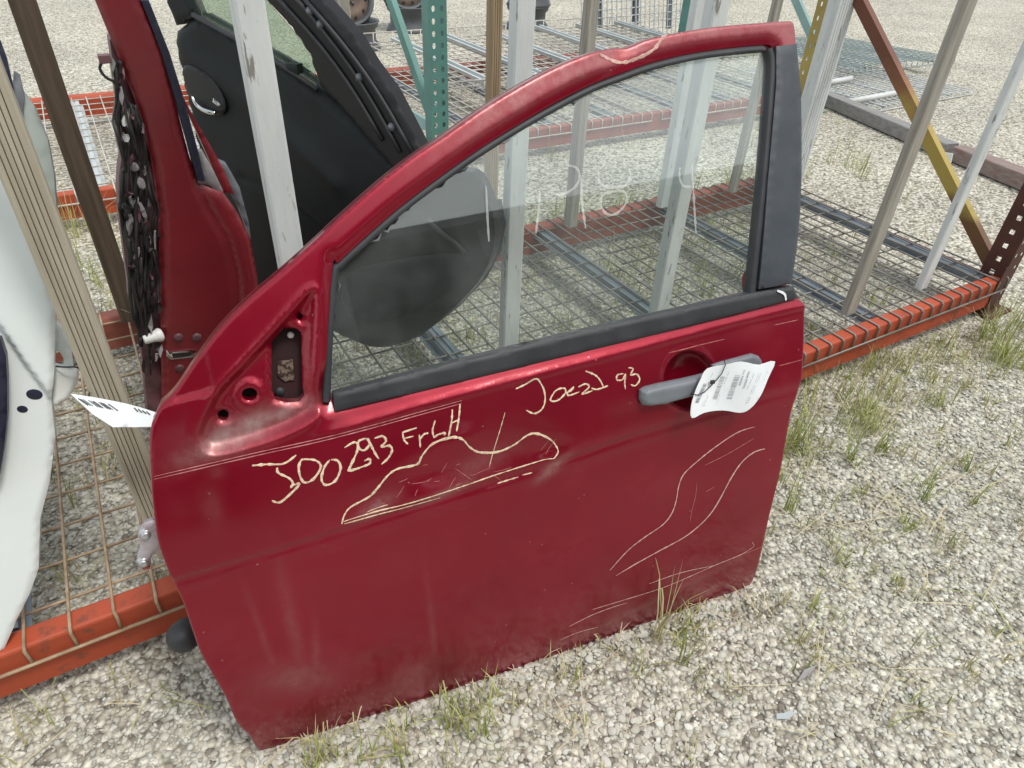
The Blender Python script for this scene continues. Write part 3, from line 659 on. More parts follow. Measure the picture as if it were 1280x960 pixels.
stand('ribbed_post', 'tan ribbed post to the right of the green perforated post', 1.094, 1.132, 1.97, 0.038, 'wood_tan', grooves=4)
stand('painted_post', 'white painted post next to the tan ribbed post', 0.764, 0.810, 1.28, 0.030, 'white_painted_wood')
stand('wooden_post', 'weathered grey post with a knot, behind the middle of the red door glass', 1.443, 1.483, 1.97, 0.038, 'wood_grey')
stand('painted_post', 'split white post behind the red door glass, overlapped by another white post', 1.893, 1.948, 1.97, 0.034, 'white_painted_wood')
stand('painted_post', 'white painted post behind the red door glass, overlapping a split white post', 1.288, 1.336, 1.28, 0.038, 'white_painted_wood')
stand('wooden_post', 'plain grey post behind the glass beside the grey pillar of the red door', 2.293, 2.327, 1.97, 0.030, 'wood_grey')
stand('ribbed_post', 'white painted ribbed board standing beside the yellow perforated post', 2.545, 2.643, 1.895, 0.055, 'white_painted_wood', grooves=6)
stand('wooden_post', 'bare grey post with worn corners on the deck, beside the diagonal brace', 1.862, 1.911, 1.043, 0.024, 'wood_grey')
stand('painted_post', 'white painted post near the brown perforated end post of the rack', 2.240, 2.282, 1.043, 0.022, 'white_painted_wood')

# ================================================================== THE RED DOOR
TILT = math.radians(15.5)
Aw = onz(331, 945, 0.0); Bw = onz(926, 741, 0.0)
U_ = (Bw-Aw)/np.linalg.norm(Bw-Aw); n0 = np.cross(U_, [0, 0, 1.0]); n0 /= np.linalg.norm(n0)
V_ = np.array([0, 0, 1.0])*math.cos(TILT)-n0*math.sin(TILT)
_pv = np.polyfit([-.05, 0, .1, .2, .3, .4, .5, .6, .7, .8, .95, 1.15], [-.026, 0, .028, .044, .052, .053, .047, .035, .018, -.003, -.037, -.087], 5)
def w_base(p):
    u, v = p[:, 0], p[:, 1]
    return np.polyval(_pv, v)-0.030*(u-0.52)**2
D = Surf(Aw, U_, V_, w_base)
print('door U', U_, 'V', V_)
OUT = [(989, 26), (993, 32), (995, 55), (1000, 109), (1001, 156), (1001, 219), (999, 269), (995, 305), (989, 353), (997, 371), (1003, 377), (1005.5, 386), (1005, 434), (1003, 472), (996, 497), (989, 520), (977, 587), (962, 648), (952, 695), (944, 721), (934, 736), (923, 741),
       (860, 765), (817, 780), (773, 794), (700, 822), (630, 848), (560, 874), (477, 903), (423, 921), (370, 937), (346, 943), (331, 945), (322, 938), (310, 920), (296, 905), (281, 872), (269, 851), (251, 819), (239, 786), (229, 756), (217, 728), (206, 700), (197, 672), (191, 628), (189, 600), (187.5, 550), (190, 528), (200, 506),
       (219, 487), (244, 450), (275, 409), (312, 372), (347, 342), (394, 300), (427, 269), (477, 225), (517, 194), (550, 172), (599, 137.5), (645, 109), (692, 84), (733, 67.5), (765, 60), (785, 59), (808, 49.5), (846, 41), (886, 34.5), (926, 30.5), (965, 27.4)]
def round_poly(px_, corners):
    """Catmull-Rom through the outline, keeping the listed corner points sharp"""
    p = np.asarray(px_, float); n_ = len(p); cs = sorted(corners); o_ = []
    for a, b2 in zip(cs, cs[1:]+[cs[0]+n_]):
        o_.append(smooth_line(np.array([p[k % n_] for k in range(a, b2+1)]), 5)[:-1])
    return np.concatenate(o_)
OUT = round_poly(OUT, [0, 2, 8, 9, 13, 21, 32, 47, 48])
out_uv = D.px(OUT)[::-1]
if np.sum(out_uv[:, 0]*np.roll(out_uv[:, 1], -1)-np.roll(out_uv[:, 0], -1)*out_uv[:, 1]) < 0: out_uv = out_uv[::-1]
# let the two bottom corners reach the ground exactly
WIN = [(416, 340), (424, 329), (455, 300), (474, 283), (502, 259), (555, 219), (599, 188), (645, 159), (692, 131), (740, 107), (780, 92), (819, 79), (872, 67), (926, 60), (952, 57.5), (964, 58), (969, 66), (969, 100), (946, 370), (780, 409), (698, 428), (416, 500), (406, 504)]
WIN = round_poly(WIN, [14, 17, 18, 21, 22])
win_uv = D.px(WIN)
CRE = D.px([(200, 732), (218, 727), (300, 702), (400, 672), (530, 630), (615, 604), (690, 580), (782, 548), (863, 524), (960, 497)])
FOLD = D.px([(262, 582), (330, 562), (420, 536), (520, 506), (640, 474), (780, 438), (922, 401), (1000, 383)])
REC = D.px([(387, 364), (395, 374), (393, 475), (396, 504), (392, 520), (355, 540), (305, 557), (268, 565), (253, 558), (247, 540), (258, 512), (272, 487), (305, 452), (342, 412), (372, 379)])
REC = smooth_line(REC, 4, True)
SLOT = D.px(np.array([(700, 290), (760, 290), (790, 312), (795, 580), (805, 630), (780, 660), (720, 665), (660, 650), (640, 600), (640, 360)])*.25+np.array([180, 340]))
def ell(cx, cy, rx, ry, k=20, rot=0.0):
    a = np.linspace(0, 2*np.pi, k, endpoint=False); x = rx*np.cos(a); y = ry*np.sin(a)
    return np.c_[cx+x*math.cos(rot)-y*math.sin(rot), cy+x*math.sin(rot)+y*math.cos(rot)]
HOLES_PX = [ell(375.5, 398, 3.6, 4.6, 14), ell(312, 494, 9.5, 8, 20), ell(279, 522, 7, 6.8, 18)]
HOLES = [SLOT]+[D.px(h) for h in HOLES_PX]
CUP = D.px(ell(860, 474, 33, 37, 40)); cup_c = CUP.mean(0)
BOSS = D.px([(312, 494)])[0]
FEND = D.px([(190, 512), (210, 502), (240, 494), (272, 486)])
DENT = [(D.px([(775, 63)])[0], 0.055, 0.007), (D.px([(620, 575)])[0], 0.09, 0.007), (D.px([(540, 590)])[0], 0.05, 0.005), (D.px([(470, 625)])[0], 0.04, 0.005), (D.px([(685, 560)])[0], 0.035, 0.005), (D.px([(575, 545)])[0], 0.04, -0.003),
        (D.px([(370, 860)])[0], 0.09, 0.004), (D.px([(470, 830)])[0], 0.06, 0.003), (D.px([(700, 640)])[0], 0.10, 0.002), (D.px([(850, 620)])[0], 0.08, 0.002)]
BELT_B = D.px([(417, 514), (600, 470), (780, 427), (996, 375)])
def vline(line, u): return np.interp(u, line[:, 0], line[:, 1])
def w_skin(p):
    p = np.asarray(p, float); u, v = p[:, 0], p[:, 1]; w = w_base(p)
    # character line: lower panel sits back, soft groove, fading out to the rear
    dc = v-vline(CRE, u); fade = 1-0.75*sstep(0.60, 0.98, u)
    w = w+fade*(0.0075*sstep(-0.030, 0.012, dc)-0.0040*np.exp(-(dc/0.0085)**2))
    # shoulder fold under the belt strip
    df = v-vline(FOLD, u); band = sstep(0.16, 0.24, u)
    top = np.clip(df, 0, 0.06)
    w = w-band*0.42*(np.sqrt(top*top+0.004**2)-0.004)*sstep(0.10, 0.045, df)+band*0.002*np.exp(-(df/0.006)**2)
    # mirror recess
    ri = inside(p, REC); dr = seg_dist(p, REC, True); sg = np.where(ri, dr, -dr)
    w = w-0.0125*sstep(-0.003, 0.013, sg)+0.0012*np.exp(-((sg+0.004)/0.004)**2)
    rb = np.hypot(u-BOSS[0], (v-BOSS[1])*1.0); w = w+0.0055*sstep(0.023, 0.015, rb)
    # handle cup
    rc = seg_dist(p, CUP, True); ci = inside(p, CUP); sgc = np.where(ci, rc, -rc)
    w = w-0.030*np.sqrt(np.clip(sgc/0.040, 0, 1))*sstep(-0.001, 0.004, sgc)+0.0012*np.exp(-((sgc+.003)/.003)**2)
    # step where the pillar meets the front wing line
    dq = v-vline(FEND, u); w = w-0.004*sstep(-0.003, 0.004, dq)*sstep(FEND[-1, 0]+.004, FEND[-1, 0]-.012, u)
    # frame: stepped rebate round the glass
    dw = seg_dist(p, win_uv, True); w = w-0.006*sstep(0.020, 0.002, dw)
    for (c, r, dp) in DENT: w = w-dp*np.exp(-((u-c[0])**2+(1.6*(v-c[1]))**2)/(2*(r*0.5)**2))
    w = w+0.0003*np.sin(u*23+1.3*np.sin(v*17))*np.sin(v*29+u*11)
    return w
door = tag(empty('car_door', Aw), 'red car front door with handwritten marks, leaning at the rack on the gravel', 'car door')
ex = []
for ln in (CRE, FOLD):
    q = resample(ln, 0.005, False)
    for o_ in (-.012, -.008, -.004, 0, .004, .008, .012): ex.append(q+np.array([0, o_]))
rows = []
for lp in (out_uv, win_uv):
    q = resample(lp, 0.004); t = np.roll(q, -1, 0)-np.roll(q, 1, 0); t /= np.maximum(np.linalg.norm(t, axis=1), 1e-9)[:, None]; nn = np.c_[-t[:, 1], t[:, 0]]
    for o_ in (.0012, .0026, .0045, .0075, .011): rows += [q+nn*o_, q-nn*o_]
for lp in (REC, CUP):
    q = resample(lp, 0.004)
    c = q.mean(0)
    for o_ in (-.008, -.004, 0.0, .004, .008, .012): ex.append(q+(c-q)/np.linalg.norm(c-q, axis=1)[:, None]*o_)
ex = np.concatenate(ex)
# thin the extra points so that none crowd each other
key = np.round(ex/0.0032).astype(int); _, idx = np.unique(key, axis=0, return_index=True); ex = ex[idx]
rows = np.concatenate(rows)
key = np.round(rows/0.0016).astype(int); _, idx = np.unique(key, axis=0, return_index=True); rows = rows[idx]
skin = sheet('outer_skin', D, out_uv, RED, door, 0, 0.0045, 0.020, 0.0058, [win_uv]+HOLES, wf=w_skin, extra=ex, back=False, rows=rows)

# dusty and scuffed spots, oxidised clear coat, plus painted sky sheen and reflection patches
co = np.empty(len(skin.data.vertices)*3, np.float32); skin.data.vertices.foreach_get('co', co); co = co.reshape(-1, 3)
su = np.c_[co@D.U, co@D.V]
dust_sheen = np.zeros(len(su))
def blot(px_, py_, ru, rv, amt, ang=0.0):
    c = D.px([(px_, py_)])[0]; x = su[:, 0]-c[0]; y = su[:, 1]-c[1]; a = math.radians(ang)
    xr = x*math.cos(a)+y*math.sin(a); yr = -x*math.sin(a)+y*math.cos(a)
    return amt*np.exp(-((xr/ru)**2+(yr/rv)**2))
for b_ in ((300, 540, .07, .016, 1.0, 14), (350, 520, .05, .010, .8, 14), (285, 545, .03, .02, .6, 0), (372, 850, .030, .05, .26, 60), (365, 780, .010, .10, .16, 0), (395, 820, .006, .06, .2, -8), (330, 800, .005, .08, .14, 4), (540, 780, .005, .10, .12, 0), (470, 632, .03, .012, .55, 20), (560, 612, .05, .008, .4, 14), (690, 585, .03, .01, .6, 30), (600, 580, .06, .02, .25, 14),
           (520, 845, .06, .03, .22, 20), (265, 630, .014, .03, .12, 0), (270, 585, .012, .012, .12, 0), (430, 930, .25, .012, .25, 12), (800, 760, .2, .012, .22, 12)):  # the two small spots near the hinge edge are painted reflections
    dust_sheen = np.maximum(dust_sheen, blot(*b_))
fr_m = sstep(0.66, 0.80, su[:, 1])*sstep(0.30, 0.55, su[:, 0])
dfr = seg_dist(su, win_uv, True); dust_sheen = np.maximum(dust_sheen, 0.40*fr_m*sstep(0.006, 0.03, dfr))  # oxidised frame top, its pink tone also painting the broad sky sheen
at_ = skin.data.attributes.new('dust_sheen', 'FLOAT', 'POINT'); at_.data.foreach_set('value', dust_sheen.astype(np.float32))

# inner shell: door frame with real thickness, closed behind
def w_inner(p):
    d = seg_dist(p, out_uv, True); body = sstep(0.58, 0.47, p[:, 1])
    return w_base(p)-0.022-0.012*sstep(0, .02, d)-body*0.085*sstep(0.0, 0.045, d)
_t = np.roll(win_uv, -1, 0)-np.roll(win_uv, 1, 0); _t /= np.maximum(np.linalg.norm(_t, axis=1), 1e-9)[:, None]; _n = np.c_[_t[:, 1], -_t[:, 0]]
if inside((win_uv+_n*.004)[:1], win_uv)[0]: _n = -_n
win_in = win_uv+_n*0.017; kx = win_in[:, 1] < vline(BELT_B, win_in[:, 0])+0.05; win_in[kx, 1] -= 0.045
Vi, Ti, _ = triangulate(out_uv, [win_in], 0.016)
mb = MB(); mb.add(D.xyz(Vi, w_inner(Vi)), [tuple(t_[::-1]) for t_ in Ti], True)
be = border_edges(Ti); ids = sorted({i for e in be for i in e}); mp_ = {q: k for k, q in enumerate(ids)}; kk = len(ids)
mb.add(np.r_[D.xyz(Vi[ids], w_base(Vi[ids])-0.016), D.xyz(Vi[ids], w_inner(Vi[ids]))], [(mp_[b2], mp_[a], mp_[a]+kk, mp_[b2]+kk) for a, b2 in be])
mb.build('inner_shell', 'old_red_paint', door)
# dark inside of the mirror mount and cable holes
sheet('mirror_mount_back', D, D.px([(262, 470), (330, 400), (392, 395), (394, 512), (300, 545), (255, 540)], -0.03), 'dark_cavity', door, -0.031, 0, 0.004, 0.02)
# bits seen in the slot
mb = MB(); c = D.px([(363.5, 419)], -0.028); mb.lathe([(0, 0.004), (0.0035, 0.004), (0.0048, 0.002), (0.0048, 0)], D.xyz(c, w_base(c)-0.0305)[0], D.N, 14); mb.build('rivet', 'white_plastic', door)
mb = MB(); c = D.px([(350, 491)], -0.028); mb.lathe([(0, 0.003), (0.006, 0.003), (0.0075, 0)], D.xyz(c, w_base(c)-0.0305)[0], D.N, 14); mb.build('plug', 'black_rubber', door)
sheet('foam_patch', D, D.px([(347, 452), (366, 450), (368, 475), (356, 477), (347, 470)], -0.028), 'foam_brown', door, -0.027, 0.001, 0.004, 0.004)

# glass, seals, trims
gl_px = [(410, 505), (419, 340), (424, 331), (455, 302), (474, 285), (555, 222), (645, 162), (740, 110), (819, 81), (872, 69), (926, 62), (962, 60), (966, 70), (966, 100), (943, 368), (780, 412), (600, 458)]
GOFF = -0.011
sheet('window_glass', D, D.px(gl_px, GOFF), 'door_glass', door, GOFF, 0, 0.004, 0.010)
def seal_strip(name, px_line, wid, h, mat, inset=0.0):
    p = D.px(smooth_line(px_line, 4)); p = resample(p, 0.006, False)
    t = np.gradient(p, axis=0); t /= np.linalg.norm(t, axis=1)[:, None]; nn = np.c_[-t[:, 1], t[:, 0]]
    prof = [(-.5, -0.014), (-.5, h*.55), (-.3, h), (.1, h*0.95), (.38, h*.45), (.5, -.004), (.5, -0.014)]
    k = len(p); mb = MB(); V = []
    for a, hh in prof:
        q = p+nn*(a*wid+inset); V.append(D.xyz(q, w_base(q)+hh-0.004))
    V = np.concatenate(V); fc = []
    for j in range(len(prof)-1):
        for i in range(k-1): fc.append((j*k+i, j*k+i+1, (j+1)*k+i+1, (j+1)*k+i))
    mb.add(V, fc, True); return mb.build(name, mat, door)
seal_strip('window_seal', [(408, 503), (411, 430), (417, 345), (425, 331), (455, 303), (502, 262), (555, 222), (599, 191), (645, 162), (692, 135), (740, 110.5), (780, 95.5), (819, 82), (872, 70), (926, 63), (955, 60.5)], 0.011, 0.005, 'black_rubber')
seal_strip('window_seal', [(963, 60), (967, 75), (966, 110), (956, 230), (941, 374)], 0.014, 0.006, 'black_rubber')
sheet('pillar_trim', D, D.px([(969, 58), (994, 55), (999.5, 109), (1000.5, 156), (1000.5, 219), (998.5, 269), (995, 305), (988, 354), (947, 361), (958, 230), (969, 104)]), 'grey_trim', door, 0.006, 0.003, 0.012, 0.008)
sheet('belt_strip', D, D.px([(416, 491), (560, 454), (698, 420), (780, 401), (943, 365), (990, 357.5), (996, 372), (900, 397), (780, 426.5), (600, 470), (418, 513.5)]), 'black_rubber', door, 0.007, 0.0035, 0.018, 0.005)
# handle: fixed cap and pull lever over the cup
HX = lambda pts: D.px(np.array(pts)*.2969+np.array([640, 400]))
hs = sheet('handle', D, HX([(524, 285), (545, 272), (600, 258), (700, 238), (770, 222), (835, 204), (905, 185), (960, 200), (945, 240), (850, 278), (760, 302), (690, 322), (620, 342), (560, 348), (532, 345), (522, 322)]), 'grey_plastic', door, 0.024, 0.010, 0.016, 0.004)
sheet('handle_cap', D, HX([(832, 184), (870, 172), (1000, 138), (1028, 147), (1040, 165), (1046, 186), (1000, 206), (900, 226), (845, 210)]), 'grey_plastic', door, 0.012, 0.006, 0.014, 0.004)
# hinge on the front edge, with two bolts
hq = [ony(*p, 0) for p in []]
HS = Surf(Aw, U_, V_)
def at_plane(px, py, S, off):
    d = rays((px, py))[0]; t_ = (off-(CAM-S.A)@S.N)/(d@S.N); return CAM+d*t_
hw = w_base(D.px([(190, 680)]))[0]-0.035
hp = HS.px(np.array([(190, 652), (180, 655), (173, 664), (172, 674), (175, 684), (171, 696), (172, 709), (179, 716), (187, 713), (188, 700), (192, 692), (205, 688), (205, 655)]), hw)
hh = sheet('hinge', HS, hp, 'steel_hinge', door, hw, 0.004, 0.012, 0.005)
for q in ((182.5, 668), (179.5, 703)):
    P = at_plane(*q, HS, hw); mb = MB(); mb.lathe([(0, .006), (.0045, .006), (.006, .004), (.0065, 0.0), (.009, -.0005), (.0095, -.002)], P, HS.N, 16); mb.build('hinge_bolt', 'steel_hinge_bolt', hh)
P = at_plane(222, 799, HS, -0.045); mb = MB(); mb.lathe([(0, 0.018), (0.012, 0.0165), (0.021, 0.010), (0.0255, 0.0), (0.026, -0.014), (0.0235, -0.022), (0.019, -.03), (0.0, -.032)], P+HS.U*0.004, HS.U*-0.75+HS.N*0.6, 22); mb.build('rubber_bumper', 'black_rubber', door)
mb = MB(); mb.tube([P+HS.U*0.01, P+HS.U*0.075], 0.012, 10); mb.build('bumper_stem', 'black_rubber', door)

# ---- handwriting and scratches (strokes follow the panel)
def strokes(name, lst, width, mat, wf=w_skin, lift=0.0007, smooth=6, parent=door, label=None):
    if name in ('scratch', 'glass_writing'):
        for s_ in lst: ribbon(name, D, s_, width, mat, parent, lift, wf, smooth)
        return
    mb = MB()
    for s_ in lst: ribbon(name, D, s_, width, mat, parent, lift, wf, smooth, mb, False)
    o = mb.build(name, mat, parent)
    if label: o['label'] = label
    return o
Z = lambda pts: np.array(pts, float)*.328125+np.array([300, 450])
strokes('marker_writing', [Z(s_) for s_ in (
    [(45, 393), (100, 388), (165, 385), (212, 353)], [(140, 400), (145, 420), (185, 440), (200, 460), (190, 478)], [(190, 470), (225, 462), (190, 500), (150, 532), (120, 525)],
    [(265, 370), (232, 372), (222, 410), (240, 455), (275, 445), (305, 400), (290, 375), (255, 368)],
    [(340, 370), (318, 400), (308, 445), (325, 466), (360, 450), (380, 405), (370, 375), (345, 370)],
    [(395, 325), (430, 305), (446, 315), (440, 345), (415, 400), (412, 412), (455, 400), (490, 385), (490, 368), (470, 375)],
    [(478, 290), (450, 300), (448, 325), (470, 335), (490, 310), (480, 290), (492, 310), (510, 345), (525, 368)],
    [(508, 290), (540, 282), (552, 300), (535, 322), (565, 318), (575, 335), (560, 365), (535, 388)])], 0.0032, 'marker_ink', label='large handwritten J00293 in cream marker')
strokes('marker_writing', [Z(s_) for s_ in (
    [(615, 270), (620, 295), (635, 312)], [(613, 268), (668, 250)], [(622, 290), (655, 282)], [(678, 275), (682, 325)], [(680, 295), (695, 275), (712, 270)],
    [(738, 222), (728, 260), (735, 285), (748, 276), (775, 268), (770, 278)], [(803, 180), (800, 225), (788, 282)], [(832, 160), (828, 210), (818, 262)], [(800, 232), (830, 218)])], 0.0026, 'marker_ink', label='handwritten Fr LH in cream marker')
K = lambda pts: np.array(pts, float)*.296875+np.array([640, 400])
strokes('marker_writing', [K(s_) for s_ in (
    [(8, 282), (50, 262), (85, 240), (105, 245)], [(100, 240), (125, 285), (130, 335), (115, 370), (85, 386), (52, 372)],
    [(150, 330), (175, 290), (210, 280), (215, 300), (185, 330), (155, 332), (160, 305)], [(215, 300), (240, 290), (250, 275), (225, 300), (232, 310), (275, 295)],
    [(270, 275), (300, 262), (315, 275), (285, 305), (330, 290)], [(300, 208), (340, 225), (362, 248), (375, 275)], [(325, 280), (350, 285), (395, 270)],
    [(460, 220), (435, 225), (432, 245), (455, 245), (468, 222), (465, 255), (468, 285)],
    [(480, 195), (500, 200), (490, 225), (515, 222), (528, 245), (510, 270), (490, 265)])], 0.0026, 'marker_ink', label='handwritten J00293 in cream marker beside the handle')
strokes('marker_line', [Z([(385, 614), (395, 580), (420, 550), (490, 515), (520, 480), (560, 430), (600, 405), (670, 390), (690, 355), (730, 310), (800, 285), (840, 292), (870, 325), (910, 348), (980, 348), (1040, 320), (1090, 280), (1130, 275), (1180, 300), (1207, 340), (1190, 370)])], 0.0033, 'marker_ink', label='cream outline drawn round the dent')
strokes('marker_line', [Z([(1190, 370), (1140, 378), (1000, 425), (820, 482), (700, 520), (600, 548), (440, 590), (390, 606)]), Z([(395, 614), (440, 602), (620, 556), (760, 520)]), Z([(980, 470), (1060, 445)]), Z([(1075, 438), (1112, 428)])], 0.0020, 'marker_ink')
strokes('scratch', [Z([(1003, 192), (985, 260), (970, 320), (948, 408)]), Z([(560, 545), (520, 558), (480, 572)])], 0.0012, 'marker_ink', smooth=3)
rs_ = random.Random(21); sc_ = []
for k in range(20):
    f_ = rs_.random(); x = 455+235*f_; yt = np.interp(x, [440, 490, 540, 580, 620, 680], [625, 585, 552, 560, 565, 545])+6; yb = np.interp(x, [440, 560, 690], [640, 612, 570])
    y = yt+(yb-yt)*rs_.random()**0.6; L_ = rs_.uniform(5, 26); a_ = math.radians(rs_.choice([-16, -14, -20, -60, 30])+rs_.uniform(-6, 6))
    sc_.append(np.array([(x, y), (x+L_*.5*math.cos(a_), y+L_*.5*math.sin(a_)+rs_.uniform(-1, 1)), (x+L_*math.cos(a_), y+L_*math.sin(a_))]))
strokes('scratch', sc_, 0.0008, 'marker_faint', smooth=3)
Q = lambda pts: np.array(pts, float)*.2917+np.array([700, 520])
strokes('marker_line', [Q([(213, 660), (290, 575), (360, 520), (440, 465), (480, 415), (500, 360), (510, 300), (530, 250), (580, 200), (660, 135), (760, 70), (832, 46)])], 0.0021, 'marker_pale', label='thin pale curve drawn down the rear half of the door')
strokes('marker_line', [Q([(240, 683), (320, 635), (420, 580), (530, 520), (600, 465), (650, 410), (690, 345), (735, 260), (780, 195), (830, 155), (876, 140)])], 0.0028, 'marker_pale', label='bolder pale curve drawn down the rear half of the door')
strokes('marker_line', [Q([(140, 828), (280, 785), (440, 735), (560, 685), (660, 640), (770, 595), (828, 560), (822, 540)]), Q([(380, 718), (520, 670), (660, 640)]), Q([(40, 900), (130, 855), (220, 820), (285, 800)]), Q([(0, 958), (80, 925), (160, 904)])], 0.0018, 'marker_pale')
strokes('scratch', [Q([(740, 610), (865, 560)]), Q([(620, 210), (720, 160), (830, 95)]), Q([(625, 325), (660, 303)]), Q([(585, 290), (582, 340), (565, 400), (555, 455)]), K([(650, 135), (730, 115), (890, 78)]), K([(1100, 20), (1200, -2)]), K([(1120, 192), (1220, 165)])], 0.0012, 'marker_faint', smooth=3)
W6 = lambda pts: np.array(pts, float)*.265625+np.array([660, 0])
strokes('marker_line', [W6([(330, 255), (370, 275), (420, 293), (470, 290), (540, 262), (590, 228), (620, 185), (645, 165)])], 0.0048, 'marker_pale', label='pale arc drawn under the dent in the window frame')
PIN = np.array([(193, 594), (260, 578.5), (330, 562.5), (400, 547), (470, 529), (520, 515), (575, 500)])
strokes('pinstripe', [PIN+np.array([0, -1.8]), PIN+np.array([0, 1.8])], 0.0013, 'stripe_pink')
strokes('marker_line', [np.array([(985, 334), (974, 344), (969, 352), (962, 356)])], 0.003, 'tag_paper', wf=lambda p: w_base(p)+0.0012)
strokes('marker_line', [np.array([(967, 362), (976, 366), (978, 374)])], 0.004, 'tag_paper', wf=lambda p: w_base(p)+0.0085)
wg = lambda p: w_base(p)+GOFF
G6 = lambda pts: np.array(pts, float)*.234375+np.array([600, 200])
strokes('glass_writing', [G6(s_) for s_ in (
    [(335, 170), (328, 260), (312, 400)], [(45, 140), (52, 300), (60, 440)], [(480, 30), (530, 45), (548, 95), (520, 150), (450, 190), (405, 180)],
    [(555, 100), (560, 230), (580, 370)], [(735, 170), (680, 185), (660, 235), (690, 290), (745, 290), (795, 235), (795, 180), (750, 165)],
    [(650, 60), (655, 120), (700, 150), (790, 140), (820, 90), (810, 50)], [(1085, 40), (1085, 100), (1105, 140), (1150, 145)], [(1150, 20), (1160, 200), (1172, 395)])], 0.0036, 'glass_marker', wf=wg, label='smeared white marker writing on the glass')

# ---- stock tag tied to the handle
tl = [(884, 461), (907, 456), (927, 452), (949, 456), (969, 452), (959, 476), (950, 496), (937.5, 511), (925, 516), (904, 513), (880, 516), (865, 522.5), (864, 507.5), (869, 490), (876, 474)]
TG = Surf(D.A+D.N*0.037, D.U, D.V, lambda p: w_base(p)+0.0045*np.sin(p[:, 0]*46+p[:, 1]*20))
tq = TG.px(tl)
tp = TG.xyz(np.array([tq.mean(0)]), np.array([0.02]))[0]
tagr = tag(empty('stock_tag', tp), 'white barcoded paper tag tied to the grey handle of the red door', 'paper tag')
sheet('paper', TG, smooth_line(tq, 3, True), 'tag_paper', tagr, 0, 0, 0.0008, 0.006)
def tag_bars(lines, S, mat, name, parent, lift=0.0012):
    mb = MB()
    for a, b2, wd in lines:
        p = S.px([a, b2]); t = (p[1]-p[0])/np.linalg.norm(p[1]-p[0]); nn = np.array([-t[1], t[0]])*wd/2
        q = np.array([p[0]-nn, p[1]-nn, p[1]+nn, p[0]+nn]); mb.add(S.xyz(q, S.w(q)+lift), [(0, 1, 2, 3)])
    return tag(mb.build(name, mat, parent), kind='stuff')
TZ = lambda x, y: (860+x*.09375, 445+y*.09375)
def barcode(x0, y0, x1, y1, hw, k, seed):
    r_ = random.Random(seed); ls = []; y = 0.0
    while y < 1:
        wd = r_.choice([0.014, 0.02, 0.034]); 
        cx = x0+(x1-x0)*y; cy = y0+(y1-y0)*y
        ls.append((TZ(cx-hw, cy-hw*0.06), TZ(cx+hw, cy+hw*0.06), 0.00028+wd*0.012)); y += wd+r_.choice([0.022, 0.03, 0.05])
    return ls
tag_bars(barcode(655, 262, 540, 575, 36, 16, 1)+barcode(460, 275, 345, 590, 30, 16, 2)+barcode(225, 370, 110, 625, 24, 14, 3), TG, 'print_ink', 'barcode', tagr)
gl = []
for x0, y0, x1, y1, wd in ((985, 195, 785, 640, .0007), (955, 200, 760, 640, .0006), (1060, 185, 1000, 330, .0006), (885, 215, 785, 440, .0010), (545, 195, 475, 375, .0008), (265, 510, 205, 670, .0009), (420, 500, 380, 640, .0006), (215, 600, 175, 670, .0006), (330, 215, 300, 280, .0006)):
    kseg = 14
    for i in range(kseg):
        if (i*7+int(x0)) % 5 == 0: continue
        a, b2 = i/kseg, (i+.72)/kseg; gl.append((TZ(x0+(x1-x0)*a, y0+(y1-y0)*a), TZ(x0+(x1-x0)*b2, y0+(y1-y0)*b2), wd))
tag_bars(gl, TG, 'print_grey', 'small_print', tagr)
def text_on(S, body, pa, pb, height, parent, name, mat, lift=0.0013):
    """flat printed text running from pixel pa towards pixel pb on the sheet"""
    cu = bpy.data.curves.new(name, 'FONT'); cu.body = body; cu.size = 1.0; cu.resolution_u = 2
    to = bpy.data.objects.new(name, cu); col.objects.link(to)
    dg = bpy.context.evaluated_depsgraph_get(); me = bpy.data.meshes.new_from_object(to.evaluated_get(dg)); bpy.data.objects.remove(to)
    v = np.array([q.co[:2] for q in me.vertices]); fs = [tuple(p.vertices) for p in me.polygons]; bpy.data.meshes.remove(me)
    p = S.px([pa, pb]); L = np.linalg.norm(p[1]-p[0]); t = (p[1]-p[0])/L; nn = np.array([-t[1], t[0]])
    sx = L/max(v[:, 0].max(), 1e-6)
    q = p[0]+np.outer(v[:, 0]*sx, t)+np.outer(v[:, 1]*height, nn)
    mb = MB(); mb.add(S.xyz(q, S.w(q)+lift), fs); return mb.build(name, mat, parent)
text_on(TG, 'Stk# J00293', TZ(800, 200), TZ(722, 425), 0.0052, tagr, 'print', 'print_ink')
text_on(TG, 'Loc. NSVDE', TZ(742, 180), TZ(668, 385), 0.0050, tagr, 'print', 'print_ink')
tie = [TG.xyz(TG.px([p]), TG.w(TG.px([p]))+h_)[0] for p, h_ in (((907, 450), -.004), ((905, 455), .004), ((899, 465), .007), ((892, 473), .008), ((886, 480), .007), ((878, 489), .005), ((870, 493), .003), ((866, 493.5), -.005))]
mb = MB(); mb.tube(tie, 0.0009, 6); zt = mb.build('zip_tie', 'wire_black', tagr)
P = TG.xyz(TG.px([(888, 476)]), TG.w(TG.px([(888, 476)]))+.006)[0]
mb = MB(); mb.prism([(-.0035, -.003), (.0035, -.003), (.0035, .003), (-.0035, .003)], -.003, .003, .001, (P, D.U, D.V, D.N)); mb.build('tie_lock', 'wire_black', tagr)

def ccw(q):
    q = np.asarray(q); return q if np.sum(q[:, 0]*np.roll(q[:, 1], -1)-np.roll(q[:, 0], -1)*q[:, 1]) > 0 else q[::-1]

